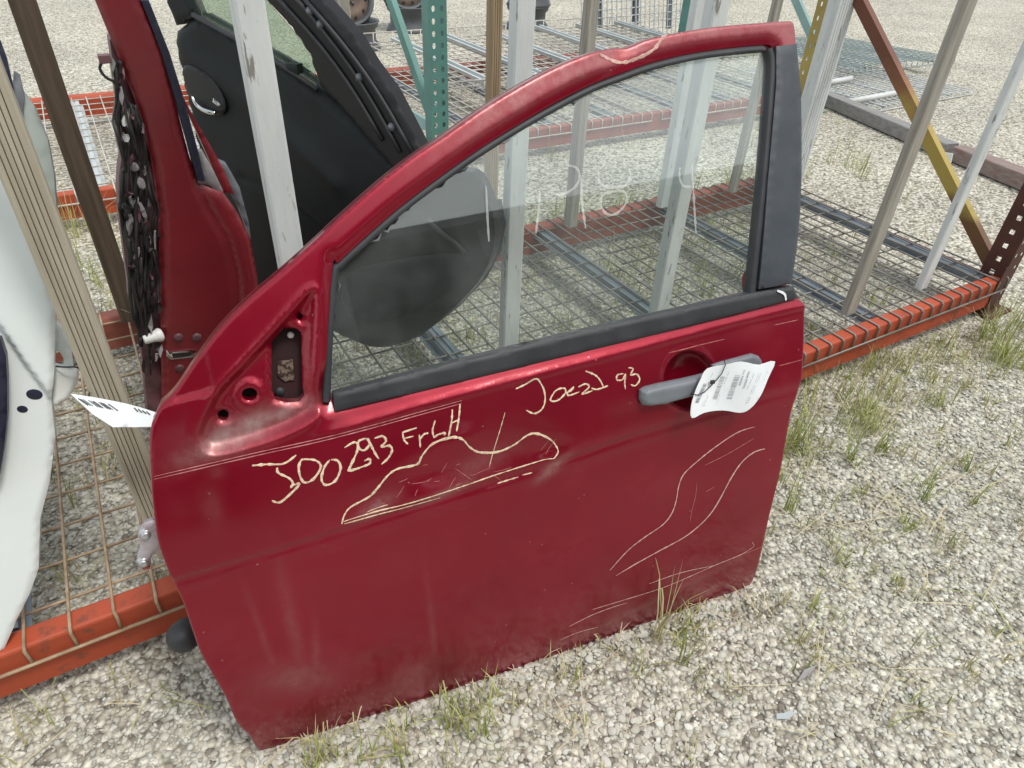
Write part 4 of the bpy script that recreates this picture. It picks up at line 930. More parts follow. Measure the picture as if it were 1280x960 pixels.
# ================================================================== DARK RED DOOR, latch edge towards the yard
RS = Surf((0, 1.27, 0), (1, 0, 0), (0, 0, 1), lambda p: 0.012*np.sin((p[:, 0]-0.02)*9)-0.10*(p[:, 1]-0.6)**2*0.3)
rd = tag(empty('car_door', (0.07, 1.30, ZD)), 'dark red car door standing on the rack with its latch edge facing out', 'car door')
b0 = RS.px([(205, 560)])[0]; b1 = RS.px([(330, 560)])[0]
jamb = [(95, -60), (119, 0), (137, 44), (169, 125), (190, 200), (199, 270), (201, 366), (203, 480), (204, 540)]
jr = [(330, 540), (326, 400), (322, 345), (313, 297), (297, 266), (279, 241), (250, 233), (237, 194), (219, 125), (200, 62), (176, 0), (155, -60)]
ju = np.r_[RS.px(jamb), [[b0[0]+.005, ZD+.004], [b1[0]-.03, ZD+.004]], RS.px(jr)]
def w_jamb(p):
    w = RS.w(p); ln = RS.px([(250, 235), (262, 262), (285, 300), (296, 345), (298, 400)])
    d = seg_dist(p, ln); return w-0.006*np.exp(-(d/.006)**2)+0.004*np.sin(p[:, 1]*14)
if np.sum(ju[:, 0]*np.roll(ju[:, 1], -1)-np.roll(ju[:, 0], -1)*ju[:, 1]) < 0: ju = ju[::-1]
sheet('latch_face', RS, ju, 'old_red_paint', rd, 0, 0.008, 0.03, 0.009, wf=w_jamb)
# door body running back into the rack
bp_ = RS.px([(206, 300), (300, 300)]); zt_ = RS.px([(250, 240)])[0][1]
mb = MB(); mb.prism([(b0[0]+.05, ZD+.004), (b1[0]-.04, ZD+.004), (b1[0]-.06, zt_-.22), (b1[0]-.09, zt_-.18), (b0[0]+.06, zt_-.18)], 1.30, 1.80, 0.01, ((0, 0, 0), (1, 0, 0), (0, 0, 1), (0, 1, 0))); mb.build('door_body', 'old_red_paint', rd)
sheet('window_seal', RS, RS.px([(176, 0), (186, 0), (212, 66), (231, 127), (248, 190), (256, 226), (247, 226), (238, 190), (220, 125), (201, 62)][::-1]), 'dark_blue_seal', rd, 0.004, 0.003, 0.03, 0.008)
sheet('inner_flange', RS, RS.px([(224, 112), (240, 142), (262, 180), (280, 212), (293, 244), (279, 241), (262, 200), (246, 165), (232, 135)][::-1], -0.02), 'old_red_paint', rd, -0.02, 0.004, 0.03, 0.008)
sheet('flange_seal', RS, RS.px([(247, 190), (254, 190), (268, 215), (280, 240), (270, 238), (255, 228)][::-1], -.008), 'foam_grey', rd, -0.008, 0.003, 0.02, 0.006)
sheet('speaker_panel', RS, RS.px([(272, 203), (285, 208), (300, 235), (312, 280), (314, 300), (300, 262), (285, 235)][::-1], -.05), 'grey_plastic', rd, -0.05, 0.004, 0.03, 0.008)
# torn outer edge: bent skin, sealant and loose wiring
edge_l = [(137, 50), (140, 70), (143, 100), (147, 130), (144, 165), (152, 200), (148, 240), (151, 285), (158, 335), (163, 380), (175, 420), (181, 470), (186, 530)]
edge_r = [(204, 530), (204, 480), (202, 366), (200, 270), (191, 200), (170, 125), (140, 46)]
sheet('torn_edge', RS, RS.px((edge_l+edge_r)[::-1], -0.02), 'plum_metal', rd, -0.02, 0.004, 0.05, 0.008, wf=lambda p: RS.w(p)+0.006*np.sin(p[:, 1]*60+p[:, 0]*90))
rr = random.Random(4)
for k in range(11):
    pts = []; ph = rr.uniform(0, 6)
    for i in range(15):
        f_ = i/14; y = 75+f_*400*(0.75+0.25*rr.random()) if k < 6 else 130+f_*260
        xl = np.interp(y, [p[1] for p in edge_l], [p[0] for p in edge_l]); xr = np.interp(y, [46, 125, 200, 270, 366, 480, 530], [140, 170, 191, 200, 202, 204, 204])
        x = xl+(xr-xl)*(0.04+0.085*k)+3.4*math.sin(ph+i*1.3)+rr.uniform(-2, 2)
        q = RS.px([(x, y)]); pts.append(RS.xyz(q, np.array([0.0+rr.uniform(-.006, .012)]))[0])
    mb = MB(); mb.tube(smooth_line(pts, 3), rr.uniform(.0012, .0036), 7); mb.build('loose_wiring', 'wire_black', rd)
for px_, py_, sx_, sy_ in ((156, 150, 4, 7), (166, 250, 7, 9), (161, 280, 5, 14), (176, 228, 5, 8), (170, 318, 3, 10), (186, 300, 3, 9), (168, 208, 6, 5), (178, 262, 3, 12)):
    q = RS.px(ell(px_, py_, sx_, sy_, 9, rr.uniform(-.4, .4))[::-1]); sheet('foam_scrap', RS, q, 'foam_grey' if py_ != 150 else 'white_plastic', rd, 0.010, 0.003, 0.012, 0.006)
for k in range(60):
    y = rr.uniform(70, 470); xl = np.interp(y, [p[1] for p in edge_l], [p[0] for p in edge_l]); xr = np.interp(y, [46, 125, 200, 270, 366, 480, 530], [140, 170, 191, 200, 202, 204, 204])
    x = xl-1.5+(xr-xl)*rr.random(); a_ = rr.uniform(0, 6.28); kk_ = rr.randint(4, 6); L_ = rr.uniform(4, 13); W_ = rr.uniform(1.5, 4.0)
    fl = [(x+math.cos(6.283*j/kk_)*W_*rr.uniform(.5, 1.3), y+math.sin(6.283*j/kk_)*L_*rr.uniform(.5, 1.3)) for j in range(kk_)]
    o_ = rr.uniform(.002, .018); q = ccw(RS.px(fl, o_)); P3_ = RS.xyz(q, o_+np.array([rr.uniform(-.006, .006) for _ in q])); P4_ = P3_+np.array([rr.uniform(-.002, .002), .003, 0])
    mb = MB(); kq = len(q); mb.add(np.r_[P3_, P4_], [tuple(range(kq)), tuple(range(kq, 2*kq))[::-1]]+[(j, j+kq, (j+1) % kq+kq, (j+1) % kq) for j in range(kq)])
    mb.build('torn_flake', rr.choice(['wire_black', 'wire_black', 'plum_metal', 'wire_black', 'foam_grey']), rd)
for q in ((223, 421), (246, 421), (225, 461)):
    c = RS.px([q]); P = RS.xyz(c, w_jamb(c))[0]; mb = MB(); mb.lathe([(0, .004), (.003, .0045), (.006, .004), (.009, .001), (.0095, -.002)], P, (0, -1, 0), 16); mb.build('latch_screw', 'plum_metal', rd)
sheet('latch_slot', RS, RS.px([(207, 436), (212, 440), (238, 437), (246, 438), (243, 446), (214, 449), (208, 445)][::-1]), 'chrome', rd, 0.0035, 0.001, 0.005, 0.005, wf=w_jamb)
sheet('latch_slot_gap', RS, RS.px([(214, 441), (236, 439), (240, 441), (236, 444), (216, 446)][::-1]), 'wire_black', rd, 0.0045, 0, 0.004, 0.005, wf=w_jamb)
mb = MB(); c = RS.px([(200, 417)]); P = RS.xyz(c, RS.w(c)+.004)[0]; mb.lathe([(0, .030), (.007, .030), (.0085, .028), (.0095, .014), (.0125, .005), (.0135, 0), (.010, -.004)], P, (-1, -.2, -.02), 18); mb.build('edge_guard', 'white_plastic', rd)
cq = [RS.xyz(RS.px([p]), np.array([.01]))[0] for p in ((146, 108), (141, 100), (131, 94), (124, 84), (126, 76), (130, 73))]
mb = MB(); mb.tube(smooth_line(cq, 5), .0022, 7); cb = mb.build('cable', 'wire_black', rd)
P = cq[-1]; mb = MB(); mb.box(P-np.array([.008, .006, .004]), P+np.array([.008, .006, .008]), .001); mb.build('connector', 'plum_metal', cb)

# ================================================================== BLACK DOOR, inner side showing
th = math.radians(-60); BU = np.array([math.cos(th), math.sin(th), 0]); P0 = onz(470, 437, ZD+.004)
BS = Surf(P0, BU, (0, 0, 1), lambda p: 0.02*np.cos(p[:, 0]*3.2)-0.02+0.03*np.exp(-((p[:, 1]-.42)/.22)**2))
bd = tag(empty('car_door', P0), 'black car door with its trim side showing, standing behind the chipped white post', 'car door')
BX = lambda pts, off=0.0: ccw(BS.px(pts, off))
trim = [(216, 40), (243, 19), (295, 49), (343, 76), (398, 114), (440, 150), (500, 215), (535, 250), (560, 255), (612, 258), (618, 290), (612, 325), (595, 357), (560, 394), (520, 424), (480, 437), (455, 434), (420, 408), (385, 395), (340, 400), (300, 395), (275, 330), (255, 220), (235, 136), (226, 103), (220, 68)]
def w_trim(p):
    w = BS.w(p); ln = BS.px([(232, 60), (280, 100), (350, 160), (420, 230)]); d = seg_dist(p, ln)
    l2 = BS.px([(300, 220), (360, 250), (430, 310)]); d2 = seg_dist(p, l2)
    return w+0.010*np.exp(-(d/.03)**2)-0.008*np.exp(-(d2/.008)**2)
sheet('trim_panel', BS, BX(trim), 'black_trim', bd, 0, 0.015, 0.05, 0.014, wf=w_trim)
low = smooth_line([(440, 300), (470, 270), (505, 245), (555, 217), (588, 216), (604, 236), (613, 264), (617, 290), (612, 323), (595, 355), (560, 392), (520, 422), (480, 435), (450, 431), (415, 415), (375, 400), (370, 350), (400, 325)], 3, True)
sheet('lower_panel', BS, BX(low, .024), 'black_gloss', bd, 0.024, 0.006, 0.03, 0.007)
sheet('map_pocket', BS, BX(smooth_line([(430, 345), (500, 325), (560, 318), (585, 325), (575, 350), (530, 385), (470, 405), (432, 390)], 3, True), .030), 'black_trim', bd, 0.030, 0.004, 0.012, 0.007)
mb = MB(); mb.tube(smooth_line([BS.xyz(BS.px([p]), BS.w(BS.px([p]))+.028)[0] for p in ((545, 270), (560, 285), (580, 300), (590, 312))], 4), .006, 8); mb.build('pull_strap', 'black_trim', bd)
frame_o = [(400, 0), (438, 43), (460, 79), (487, 116), (506, 152), (524, 187), (545, 215), (500, 225), (460, 178), (430, 140), (398, 108), (385, 68), (362, 34), (330, 0), (300, -45), (365, -45)]
sheet('window_frame', BS, BX(frame_o, .004), 'black_frame', bd, 0.006, 0.010, 0.04, 0.010)
for a_, b_ in (((345, -5), (478, 175)), ((362, -12), (500, 190)), ((382, 0), (516, 192))):
    pp = [(a_[0]+(b_[0]-a_[0])*k/8+8*math.sin(math.pi*k/8), a_[1]+(b_[1]-a_[1])*k/8-4*math.sin(math.pi*k/8)) for k in range(9)]
    mb = MB(); mb.tube([BS.xyz(BS.px([p], .008), BS.w(BS.px([p], .008))+.009)[0] for p in pp], .0045, 7); mb.build('frame_seal', 'black_rubber', bd)
for q in ((384, 15), (397, 32), (446, 98), (487, 160)):
    c = BS.px([q], .014); P = BS.xyz(c, BS.w(c)+.0058)[0]; mb = MB(); mb.lathe([(0, .008), (.005, .007), (.0085, .004), (.0095, 0)], P, BS.N, 16); mb.build('trim_clip', 'grey_plastic', bd)
sheet('window_pillar', BS, BX([(200, -20), (207, 0), (219, 32), (243, 20), (235, 0), (226, -20)]), 'black_trim', bd, 0.002, 0.006, 0.04, 0.01)
gq = BX([(228, -25), (240, 18), (295, 49), (343, 76), (396, 112), (390, 70), (362, 34), (332, 0), (310, -30)], -.012)
sheet('window_glass', BS, gq, 'green_glass', bd, -0.012, 0, 0.004, 0.03)
bl = [BS.xyz(BS.px([p]), BS.w(BS.px([p]))+.004)[0] for p in ((243, 18), (295, 47), (343, 74), (398, 112))]
mb = MB(); mb.tube(bl, .006, 8); mb.build('belt_seal', 'black_rubber', bd)
sheet('window_switch', BS, BX([(360, 78), (374, 80), (376, 92), (362, 86)]), 'black_trim', bd, 0.01, 0.002, 0.02, 0.006)
sheet('handle_bezel', BS, BX(smooth_line([(232, 84), (245, 82), (270, 100), (284, 125), (282, 142), (262, 140), (245, 125), (235, 105)], 3, True)), 'black_frame', bd, 0.012, 0.004, 0.02, 0.006)
hl = [BS.xyz(BS.px([p]), BS.w(BS.px([p]))+.022)[0] for p in ((249, 118), (253, 126), (260, 133), (269, 137), (278, 139))]
mb = MB(); mb.tube(smooth_line(hl, 4), .005, 8, rs=np.interp(np.linspace(0, 1, 17), [0, .3, .8, 1], [.0025, .0055, .0065, .004])); mb.build('release_lever', 'chrome', bd)
sheet('lever_tip', BS, BX([(273, 121), (282, 129), (279, 131), (272, 126)]), 'chrome', bd, 0.017, 0.001, 0.006, 0.004)

# ================================================================== WHITE DOOR at the left edge
tlt = math.radians(17); WA = np.array([-0.42, 0.925, 0.0]); WV = np.array([0, math.sin(tlt), math.cos(tlt)])
WS = Surf(WA, (1, 0, 0), WV, lambda p: np.zeros(len(p)))
FLN = WS.px([(-30, 372), (0, 402), (30, 447), (62, 490)])
def w_white(p):
    d = p[:, 1]-np.interp(p[:, 0], FLN[:, 0], FLN[:, 1]); return 0.016*sstep(-.014, .006, d)+0.05*np.clip(d, 0, .3)*np.clip((p[:, 0]-FLN[0, 0])*4, 0, 1)
wd_ = tag(empty('car_door', WA), 'white car door with two dark holes in its edge, beside the pale ribbed post', 'car door')
we = [(14, 215), (35, 275), (60, 345), (70, 385), (70, 400), (68, 470), (64, 500), (69, 547), (62, 603), (50, 650), (48, 712), (37, 744), (20, 778), (0, 825), (-30, 870)]
wq = WS.px(we); lo_ = np.array([[wq[-1][0]-.03, 0.002], [wq[-1][0]-.22, 0.002], [wq[-1][0]-.22, wq[0][1]+.05]])
sheet('door_edge', WS, ccw(np.r_[wq, lo_]), 'white_car_paint', wd_, 0, 0.005, 0.04, 0.006, wf=w_white)
sheet('inner_panel', WS, ccw(WS.px([(-60, 60), (10, 95), (23, 106), (41, 131), (59, 175), (67, 219), (70, 260), (70, 390), (40, 330), (0, 230), (-60, 200)], -.05)), 'pale_green_panel', wd_, -0.05, 0.01, 0.05, 0.012)
sheet('window_glass', WS, ccw(WS.px([(-60, -60), (0, 50), (8, 72), (16, 108), (10, 122), (0, 105), (-60, 40)], -.035)), 'dark_blue_seal', wd_, -0.035, 0.004, 0.012, 0.012)
sheet('mirror_bracket', WS, ccw(WS.px([(17, 88), (24, 92), (30, 118), (28, 152), (20, 130), (15, 112)], -.04)), 'grey_plastic', wd_, -0.04, 0.004, 0.012, 0.008)
sheet('edge_seal', WS, ccw(WS.px([(-70, 415), (0, 424), (7, 445), (9, 475), (9, 520), (5, 560), (-2, 600), (-70, 640)], .025)), 'dark_blue_seal', wd_, 0.027, 0.004, 0.03, 0.01, wf=lambda p: np.zeros(len(p)))
for cx, cy, rx in ((43, 493, 10.5), (28, 511.5, 7)):
    q = WS.px(ell(cx, cy, rx, rx*.62, 22, .12)[::-1]); sheet('edge_hole', WS, ccw(q), 'dark_blue_seal', wd_, 0.0015, 0.001, 0.006, 0.005, wf=w_white)
sheet('check_strap', WS, ccw(WS.px([(66, 398), (78, 408), (88, 430), (91, 452), (92, 462), (80, 462), (79, 448), (74, 440), (66, 440)], -.02)), 'white_car_paint', wd_, -0.02, 0.004, 0.012, 0.005)
sheet('hinge_block', WS, ccw(WS.px([(66, 458), (82, 462), (96, 465), (98, 470), (95, 482), (88, 496), (80, 502), (68, 510), (64, 502)], -.01)), 'white_plastic', wd_, -0.006, 0.006, 0.03, 0.005)
# tag on the white door
TS_o = ony(141, 525, 0.965)
e1 = np.array([0.95, 0.25, -0.18]); e1 /= np.linalg.norm(e1); e2 = np.array([-0.2, 0.72, 0.66]); e2 -= e1*(e1@e2); e2 /= np.linalg.norm(e2)
T2 = Surf(TS_o, e1, e2, lambda p: 0.004*np.cos(p[:, 0]*30))
t2r = tag(empty('stock_tag', TS_o), 'white barcoded paper tag tied to the hinge of the white door', 'paper tag')
sheet('paper', T2, ccw(T2.px([(88, 492), (120, 497), (156, 504), (175, 509), (200, 517), (197, 533), (170, 534), (141, 534), (115, 517)])), 'tag_paper', t2r, 0, 0, 0.0008, 0.008)
T2Z = lambda x, y: (60+x*.125, 450+y*.125)
ls = []
for i in range(13):
    a = i/12; x = 330+300*a; y = 395+55*a
    if i % 4 == 3: continue
    ls.append((T2Z(x-30, y-10), T2Z(x+70, y+60), 0.0007 if i % 3 else 0.0013))
for i in range(4): ls.append((T2Z(860+i*40, 480+i*12), T2Z(900+i*40, 520+i*10), 0.0016))
tag_bars(ls, T2, 'print_ink', 'barcode', t2r)
tie2 = [WS.xyz(WS.px([p], o_), np.array([o_]))[0] for p, o_ in (((70, 458), 0.0), ((82, 459), .012), ((95, 459), .012), ((105, 465), .01), ((110, 475), .01), ((112, 487), .01))]+[T2.xyz(T2.px([(111, 496)]), np.array([.002]))[0]]
mb = MB(); mb.tube(smooth_line(tie2, 4), .0013, 6); mb.build('zip_tie', 'wire_black', t2r)

# ================================================================== THINGS FURTHER BACK
def steel_wheel(label, loc, axis, R=0.20, W=0.18, face='wheel_rust'):
    t = tag(empty('steel_wheel', loc), label, 'wheel', 'old steel wheels behind the racks')
    ax = np.asarray(axis, float); ax /= np.linalg.norm(ax); o = np.asarray(loc, float)
    mb = MB(); mb.lathe([(R*.80, -W*.42), (R, -W*.5), (R*1.02, -W*.46), (R*.97, -W*.42), (R*.95, -W*.30), (R*.84, -W*.2), (R*.84, W*.2), (R*.95, W*.30), (R*.97, W*.42), (R*1.02, W*.46), (R, W*.5), (R*.90, W*.44), (R*.80, W*.25), (R*.80, -W*.42)], o, ax, 40); mb.build('rim', 'steel_wheel', t)
    mb = MB(); mb.lathe([(0.03, W*.26), (R*.35, W*.26), (R*.45, W*.34), (R*.62, W*.36), (R*.76, W*.26), (R*.82, W*.22)], o, ax, 40); mb.lathe([(R*.82, W*.20), (0.03, W*.22)], o, ax, 40); d = mb.build('wheel_disc', face, t)
    a = np.cross(ax, [0, 0, 1.0]) if abs(ax[2]) < .9 else np.cross(ax, [1.0, 0, 0]); a /= np.linalg.norm(a); b2 = np.cross(ax, a)
    for k in range(10):
        an = k*math.pi/5; P = o+ax*W*.33+(R*.69)*(math.cos(an)*a+math.sin(an)*b2)
        mb = MB(); mb.lathe([(0, .006), (R*.055, .006), (R*.06, 0)], P, ax, 12); h_ = mb.build('vent_hole', 'tyre_black', d)
    for k in range(5):
        an = k*2*math.pi/5; P = o+ax*W*.25+(R*.22)*(math.cos(an)*a+math.sin(an)*b2)
        mb = MB(); mb.lathe([(0, .018), (.009, .018), (.011, 0)], P, ax, 8); mb.build('wheel_nut', 'steel_wheel', d)
    mb = MB(); mb.lathe([(0, W*.40), (R*.14, W*.40), (R*.16, W*.24)], o, ax, 20); mb.build('hub_cap', face, d)
    return t
w0 = onz(455, 66, 0.0); w1 = onz(523, 42, 0.0); w2 = onz(672, 40, 0.0)
steel_wheel('grey steel wheel on the gravel behind the black door, under a rusty one', (w0[0], w0[1]+.2, 0.105), (0, 0, 1), 0.21, 0.21, 'steel_wheel')
steel_wheel('rusty steel wheel tilted on top of the wheel behind the black door', (w0[0]-.02, w0[1]+.24, 0.335), (-.18, -.95, .45), 0.20, 0.17)
steel_wheel('grey steel wheel on the gravel beside the green diagonal brace, under a rusty one', (w1[0], w1[1]+.2, 0.105), (0, 0, 1), 0.21, 0.21, 'steel_wheel')
steel_wheel('rusty steel wheel tilted on top of the wheel beside the green diagonal brace', (w1[0]-.02, w1[1]+.24, 0.335), (-.1, -.95, .45), 0.20, 0.17)
steel_wheel('grey steel wheel lying on the gravel behind the tan ribbed post', (w2[0], w2[1]+.2, 0.105), (0, 0, 1), 0.21, 0.21, 'steel_wheel')
steel_wheel('grey steel wheel stacked on the one behind the tan ribbed post', (w2[0]+.01, w2[1]+.2, 0.315), (0, 0, 1), 0.21, 0.21, 'steel_wheel')
# decks and pipes lying on the gravel to the right
wire_deck('pale wire deck lying flat on the gravel under two white pipes', GL, (4.62, 2.93, 0.030), 20, 0.065, 1.25, 18, 'wire_white', 'pale_channel', lip=0.022, wr=0.004, rot=(0, 0, 0.03))
wire_deck('grey close-meshed wire deck tipped over the pale deck on the gravel', GL, (5.15, 3.55, 0.13), 19, 0.068, 1.35, 17, 'wire_teal', 'pale_channel', lip=0.04, wr=0.004, rot=(-0.045, 0.0, -0.05))
def pipe(label, a, b2, r):
    a = np.asarray(a, float); b2 = np.asarray(b2, float); mb = MB(); e = (b2-a)/np.linalg.norm(b2-a); L = np.linalg.norm(b2-a)
    mb.lathe([(r*.8, 0.05), (r*.8, 0), (r, 0), (r, L), (r*.8, L), (r*.8, L-.05)], a, e, 18); o = mb.build('pipe', 'pipe_white', loc=a); return tag(o, label, 'pipe', 'white pipes on the wire deck')
zp = 0.03+.004+.019
pipe('longer white plastic pipe lying on the pale wire deck nearest the grey timber', onz(1057, 128, zp), onz(1132, 114, zp), 0.019)
pipe('shorter white plastic pipe lying on the pale wire deck beside the white ribbed board', onz(1020, 106, zp), onz(1064, 98, zp), 0.019)
def timber(label, a, b2, w, h, mat):
    a = np.asarray(a, float); b2 = np.asarray(b2, float); e = b2-a; L = np.linalg.norm(e); e /= L; s_ = np.cross([0, 0, 1.0], e); r = .004
    mb = MB(); mb.prism([(-w/2+r, 0.006), (w/2-r, 0.006), (w/2, .006+r), (w/2, h-r), (w/2-r, h), (-w/2+r, h), (-w/2, h-r), (-w/2, .006+r)], 0, L, 0, (a, s_, np.array([0, 0, 1.0]), e))
    o = mb.build('timber', mat, loc=a); return tag(o, label, 'timber', 'old timbers lying on the gravel')
tA = onz(1025, 132, .0); tB = onz(1182, 201, 0); tC = onz(1290, 246, 0)
off = np.array([.045, 0, 0])
timber('grey weathered timber lying on the gravel behind the diagonal brace', tB+off+np.array([.0, .02, 0]), tA+off+(tA-tB)*.25, 0.09, 0.085, 'timber_grey')
timber('reddish weathered timber lying on the gravel behind the end of the rack', tB+off-np.array([0, .02, 0]), tC+off+(tC-tB)*1.5, 0.10, 0.085, 'timber_red')
P = onz(1178, 197, .05); mb = MB(); mb.prism([(-.05, -.025), (.05, -.02), (.045, .03), (-.05, .025)], -.004, .004, 0, (P, (.2, -.97, .1), (.0, .1, .99), (-1, 0, 0))); tag(mb.build('plastic_scrap', 'white_plastic', loc=P), 'white plastic scrap stuck against the grey timber', 'plastic scrap')

# ================================================================== GRASS
def blades(roots, heights, spread, tints, wid=0.0014):
    V, T, tt = [], [], []; k = 0
    for (x, y), h, t_ in zip(roots, heights, tints):
        a = rng.uniform(0, 2*math.pi); ln = abs(rng.normal(0, spread))+.08; dx, dy = math.cos(a)*ln, math.sin(a)*ln
        px_, py_ = -math.sin(a), math.cos(a); w = wid*rng.uniform(.6, 1.3); cv = rng.uniform(0.2, 1.0)
        for i, f_ in enumerate((0, .35, .7)):
            b2 = f_**(1+cv); ww = w*(1, .85, .55)[i]
            cx, cy, cz = x+dx*b2*h, y+dy*b2*h, h*f_*(1-.18*ln*f_)
            V += [(cx-px_*ww, cy-py_*ww, cz), (cx+px_*ww, cy+py_*ww, cz)]
        V.append((x+dx*h, y+dy*h, h*(1-.35*ln)))
        T += [(k, k+1, k+3), (k, k+3, k+2), (k+2, k+3, k+5), (k+2, k+5, k+4), (k+4, k+5, k+6)]; tt += [min(1, max(0, t_+.12*j)) for j in (0, 0, .3, .3, .8, .8, 1.4)]; k += 7
    return np.array(V), np.array(T), np.array(tt)
def clump(cx, cy, n_, h, r, spread, green):
    a = rng.uniform(0, 2*np.pi, n_); q = r*np.sqrt(rng.random(n_)); roots = np.c_[cx+q*np.cos(a), cy+q*np.sin(a)]
    return roots, np.abs(rng.normal(h, h*.35, n_))+h*.15, np.clip(rng.normal(green, .16, n_), 0, 1)
# tufts one can pick out
tufts = [((1098, 565), 26, .085, .018, .45, .30), ((905, 560+60), 0, 0, 0, 0, 0), ((1060, 575), 22, .085, .016, .5, .25), ((1155, 625), 18, .075, .014, .5, .25), ((1130, 660), 20, .055, .02, .6, .3), ((1050, 700), 20, .045, .025, .7, .35),
         ((1236, 430), 40, .15, .05, .35, .30), ((1262, 455), 30, .10, .04, .45, .35), ((822, 800), 14, .15, .012, .25, .75), ((850, 830), 10, .10, .012, .3, .35), ((795, 840), 14, .07, .02, .5, .45), ((590, 905), 30, .085, .035, .6, .32),
         ((560, 890), 16, .07, .03, .7, .4), ((400, 950), 9, .07, .012, .3, .55), ((505, 950), 12, .08, .02, .5, .3), ((985, 640), 12, .10, .015, .35, .35), ((995, 560), 30, .11, .03, .4, .30), ((1205, 590), 14, .07, .012, .4, .35), ((1215, 630), 12, .06, .012, .5, .5), ((1010, 760), 14, .05, .02, .6, .5)]
for (px_, py_), n_, h, r, s_, g in tufts:
    if not n_: continue
    c = onz(px_, py_, 0); R_, H_, t_ = clump(c[0], c[1], n_, h, r, s_, g); V, T, tt = blades(R_, H_, s_, t_)
    o = np_mesh('grass_tuft', V-np.array([c[0], c[1], 0]), T, 'grass_blade', tt); o.location = (c[0], c[1], 0)
    tag(o, 'small tuft of thin grass growing out of the gravel near the red door', 'grass tuft', 'grass tufts near the red door')
# thin cover elsewhere
RR, HH, TT = [], [], []
def add(cx, cy, *a):
    r_, h_, t_ = clump(cx, cy, *a); RR.append(r_); HH.append(h_); TT.append(t_)
for _ in range(330):
    x, y = rng.uniform(-1.0, 2.55), rng.uniform(1.05, 2.0); add(x, y, int(rng.integers(5, 16)), rng.uniform(.03, .085), .03, .5, rng.uniform(.3, .8))
for _ in range(120):
    x, y = rng.uniform(1.05, 2.75), rng.uniform(.72, .96); add(x, y, int(rng.integers(8, 22)), rng.uniform(.035, .085), .035, .55, rng.uniform(.4, .75))
for _ in range(36):
    x, y = rng.uniform(-.9, 1.1), rng.uniform(.80, .95); add(x, y, int(rng.integers(6, 14)), rng.uniform(.03, .06), .03, .6, rng.uniform(.35, .7))
for _ in range(210):
    x, y = rng.uniform(.9, 3.4), rng.uniform(.12, .95); add(x, y, int(rng.integers(3, 12)), rng.uniform(.02, .055), .02, .7, rng.uniform(.3, .9))
for _ in range(60):
    f_ = rng.random(); x, y = Aw[0]+(Bw[0]-Aw[0])*f_, Aw[1]+(Bw[1]-Aw[1])*f_-rng.uniform(.01, .07); add(x, y, int(rng.integers(3, 9)), rng.uniform(.02, .06), .025, .6, rng.uniform(.35, .85))
for _ in range(80):
    x, y = rng.uniform(0, 1.5), rng.uniform(.3, .7); add(x, y, int(rng.integers(3, 8)), rng.uniform(.02, .045), .02, .7, rng.uniform(.4, .9))
for _ in range(60):
    x, y = rng.uniform(-.6, 3.6), rng.uniform(2.12, 2.35); add(x, y, int(rng.integers(8, 22)), rng.uniform(.05, .15), .04, .35, rng.uniform(.3, .65))
for _ in range(26):
    x, y = rng.uniform(-.35, .25), rng.uniform(2.15, 3.05); add(x, y, int(rng.integers(10, 24)), rng.uniform(.10, .26), .05, .3, rng.uniform(.35, .65))
for _ in range(50):
    x, y = rng.uniform(2.7, 5.2), rng.uniform(1.0, 3.3); add(x, y, int(rng.integers(2, 8)), rng.uniform(.03, .10), .02, .4, rng.uniform(.4, .8))
for _ in range(30):
    x, y = rng.uniform(-.5, 4.5), rng.uniform(2.95, 3.12); add(x, y, int(rng.integers(6, 16)), rng.uniform(.04, .10), .04, .4, rng.uniform(.4, .7))
V, T, tt = blades(np.concatenate(RR), np.concatenate(HH), .45, np.concatenate(TT))
tag(np_mesh('thin_grass', V, T, 'grass_blade', tt), 'sparse grass and dry straw growing through the gravel', 'grass', kind='stuff')
st = [clump(*q) for q in [(rng.uniform(.7, 3.2), rng.uniform(.1, .95), int(rng.integers(2, 6)), rng.uniform(.02, .06), .03, 1.5, .9) for _ in range(150)]+[(rng.uniform(-.8, 1.2), rng.uniform(.3, .95), int(rng.integers(2, 5)), rng.uniform(.02, .05), .03, 1.5, .9) for _ in range(60)]]
V, T, tt = blades(np.concatenate([q[0] for q in st]), np.concatenate([q[1] for q in st]), 2.4, np.concatenate([q[2] for q in st]), 0.0012); V[:, 2] = np.abs(V[:, 2])*0.5+0.006
tag(np_mesh('dry_straw', V, T, 'grass_blade', tt), 'dry straw lying loose on the gravel', 'straw', kind='stuff')
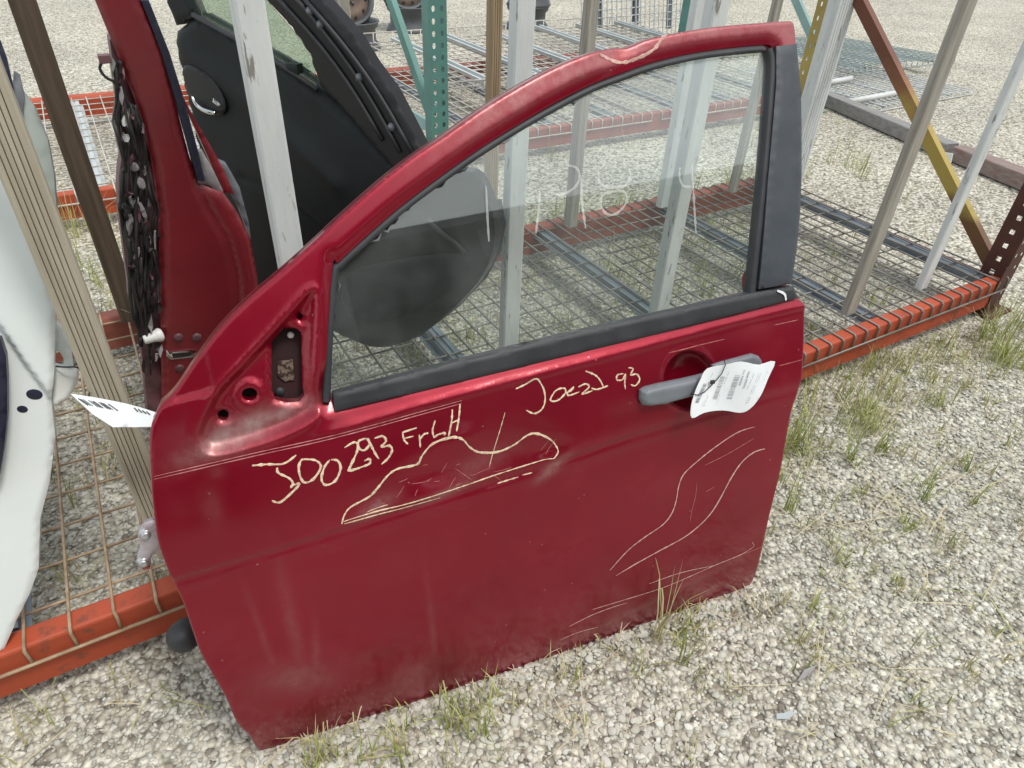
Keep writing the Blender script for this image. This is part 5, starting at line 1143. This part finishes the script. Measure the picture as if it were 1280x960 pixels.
# litter
P = onz(982, 893, .012); mb = MB(); mb.prism([(-.020, -.003), (.002, -.009), (.018, -.002), (.012, .004), (-.004, .003), (-.016, .005)], -.0006, .0006, 0, (P, (.9, -.3, .15), (.3, .9, .2), (0, -.2, 1))); tag(mb.build('litter_scrap', 'litter_blue', loc=P), 'pale blue scrap of litter on the gravel', 'litter')
P = onz(1008, 840, .012); mb = MB(); mb.prism([(-.03, -.004), (0, -.007), (.03, .0), (0, .005)], -.0006, .0006, 0, (P, (1, 0, .05), (0, 1, .1), (0, -.1, 1))); tag(mb.build('dry_leaf', 'foam_grey', loc=P), 'dry pale leaf lying on the gravel', 'leaf')

# ================================================================== UNSEEN SHED ADDED BEHIND THE CAMERA (shapes reflections in the red door)
sh = tag(empty('unseen_shed', (2.0, -7.5, 0)), 'long grey unseen shed, added for its reflection in the red door', 'shed')
mb = MB(); mb.box((-16, -12.0, 0.7), (20, -11.8, 2.5)); mb.build('wall', 'shed_grey', sh)
mb = MB(); mb.box((-16, -12.0, 3.5), (20, -11.8, 5.5)); mb.build('wall', 'shed_grey', sh)
mb = MB(); mb.prism([(-7.2, 5.75), (-7.2, 5.95), (-12.2, 5.65), (-12.2, 5.5)][::-1], -16.2, 20.2, 0, ((0, 0, 0), (0, 1, 0), (0, 0, 1), (1, 0, 0))); mb.build('roof', 'shed_grey', sh)
for k in range(13):
    x = -15.8+k*2.97; mb = MB(); mb.box((x, -7.7, 0), (x+.22+.2*(k % 3), -7.48, 5.74)); mb.build('pillar', 'shed_grey', sh)
for k in range(12):  # unseen bins, added to break up the door's reflections
    x = -15.5+k*2.97; h_ = (1.5, 2.2, 1.1, 1.8)[k % 4]
    mb = MB(); mb.box((x+.3, -8.9, 0), (x+(1.5, 2.1, 1.1, 1.8)[(k*3) % 4], -7.9, h_), .03); tag(mb.build('unseen_bin', ('shed_grey', 'brown_rust', 'steel_wheel')[k % 3], loc=(x+1.3, -8.4, 0)), 'unseen storage bin, added under the shed for reflections', 'storage bin', 'unseen bins added under the shed')
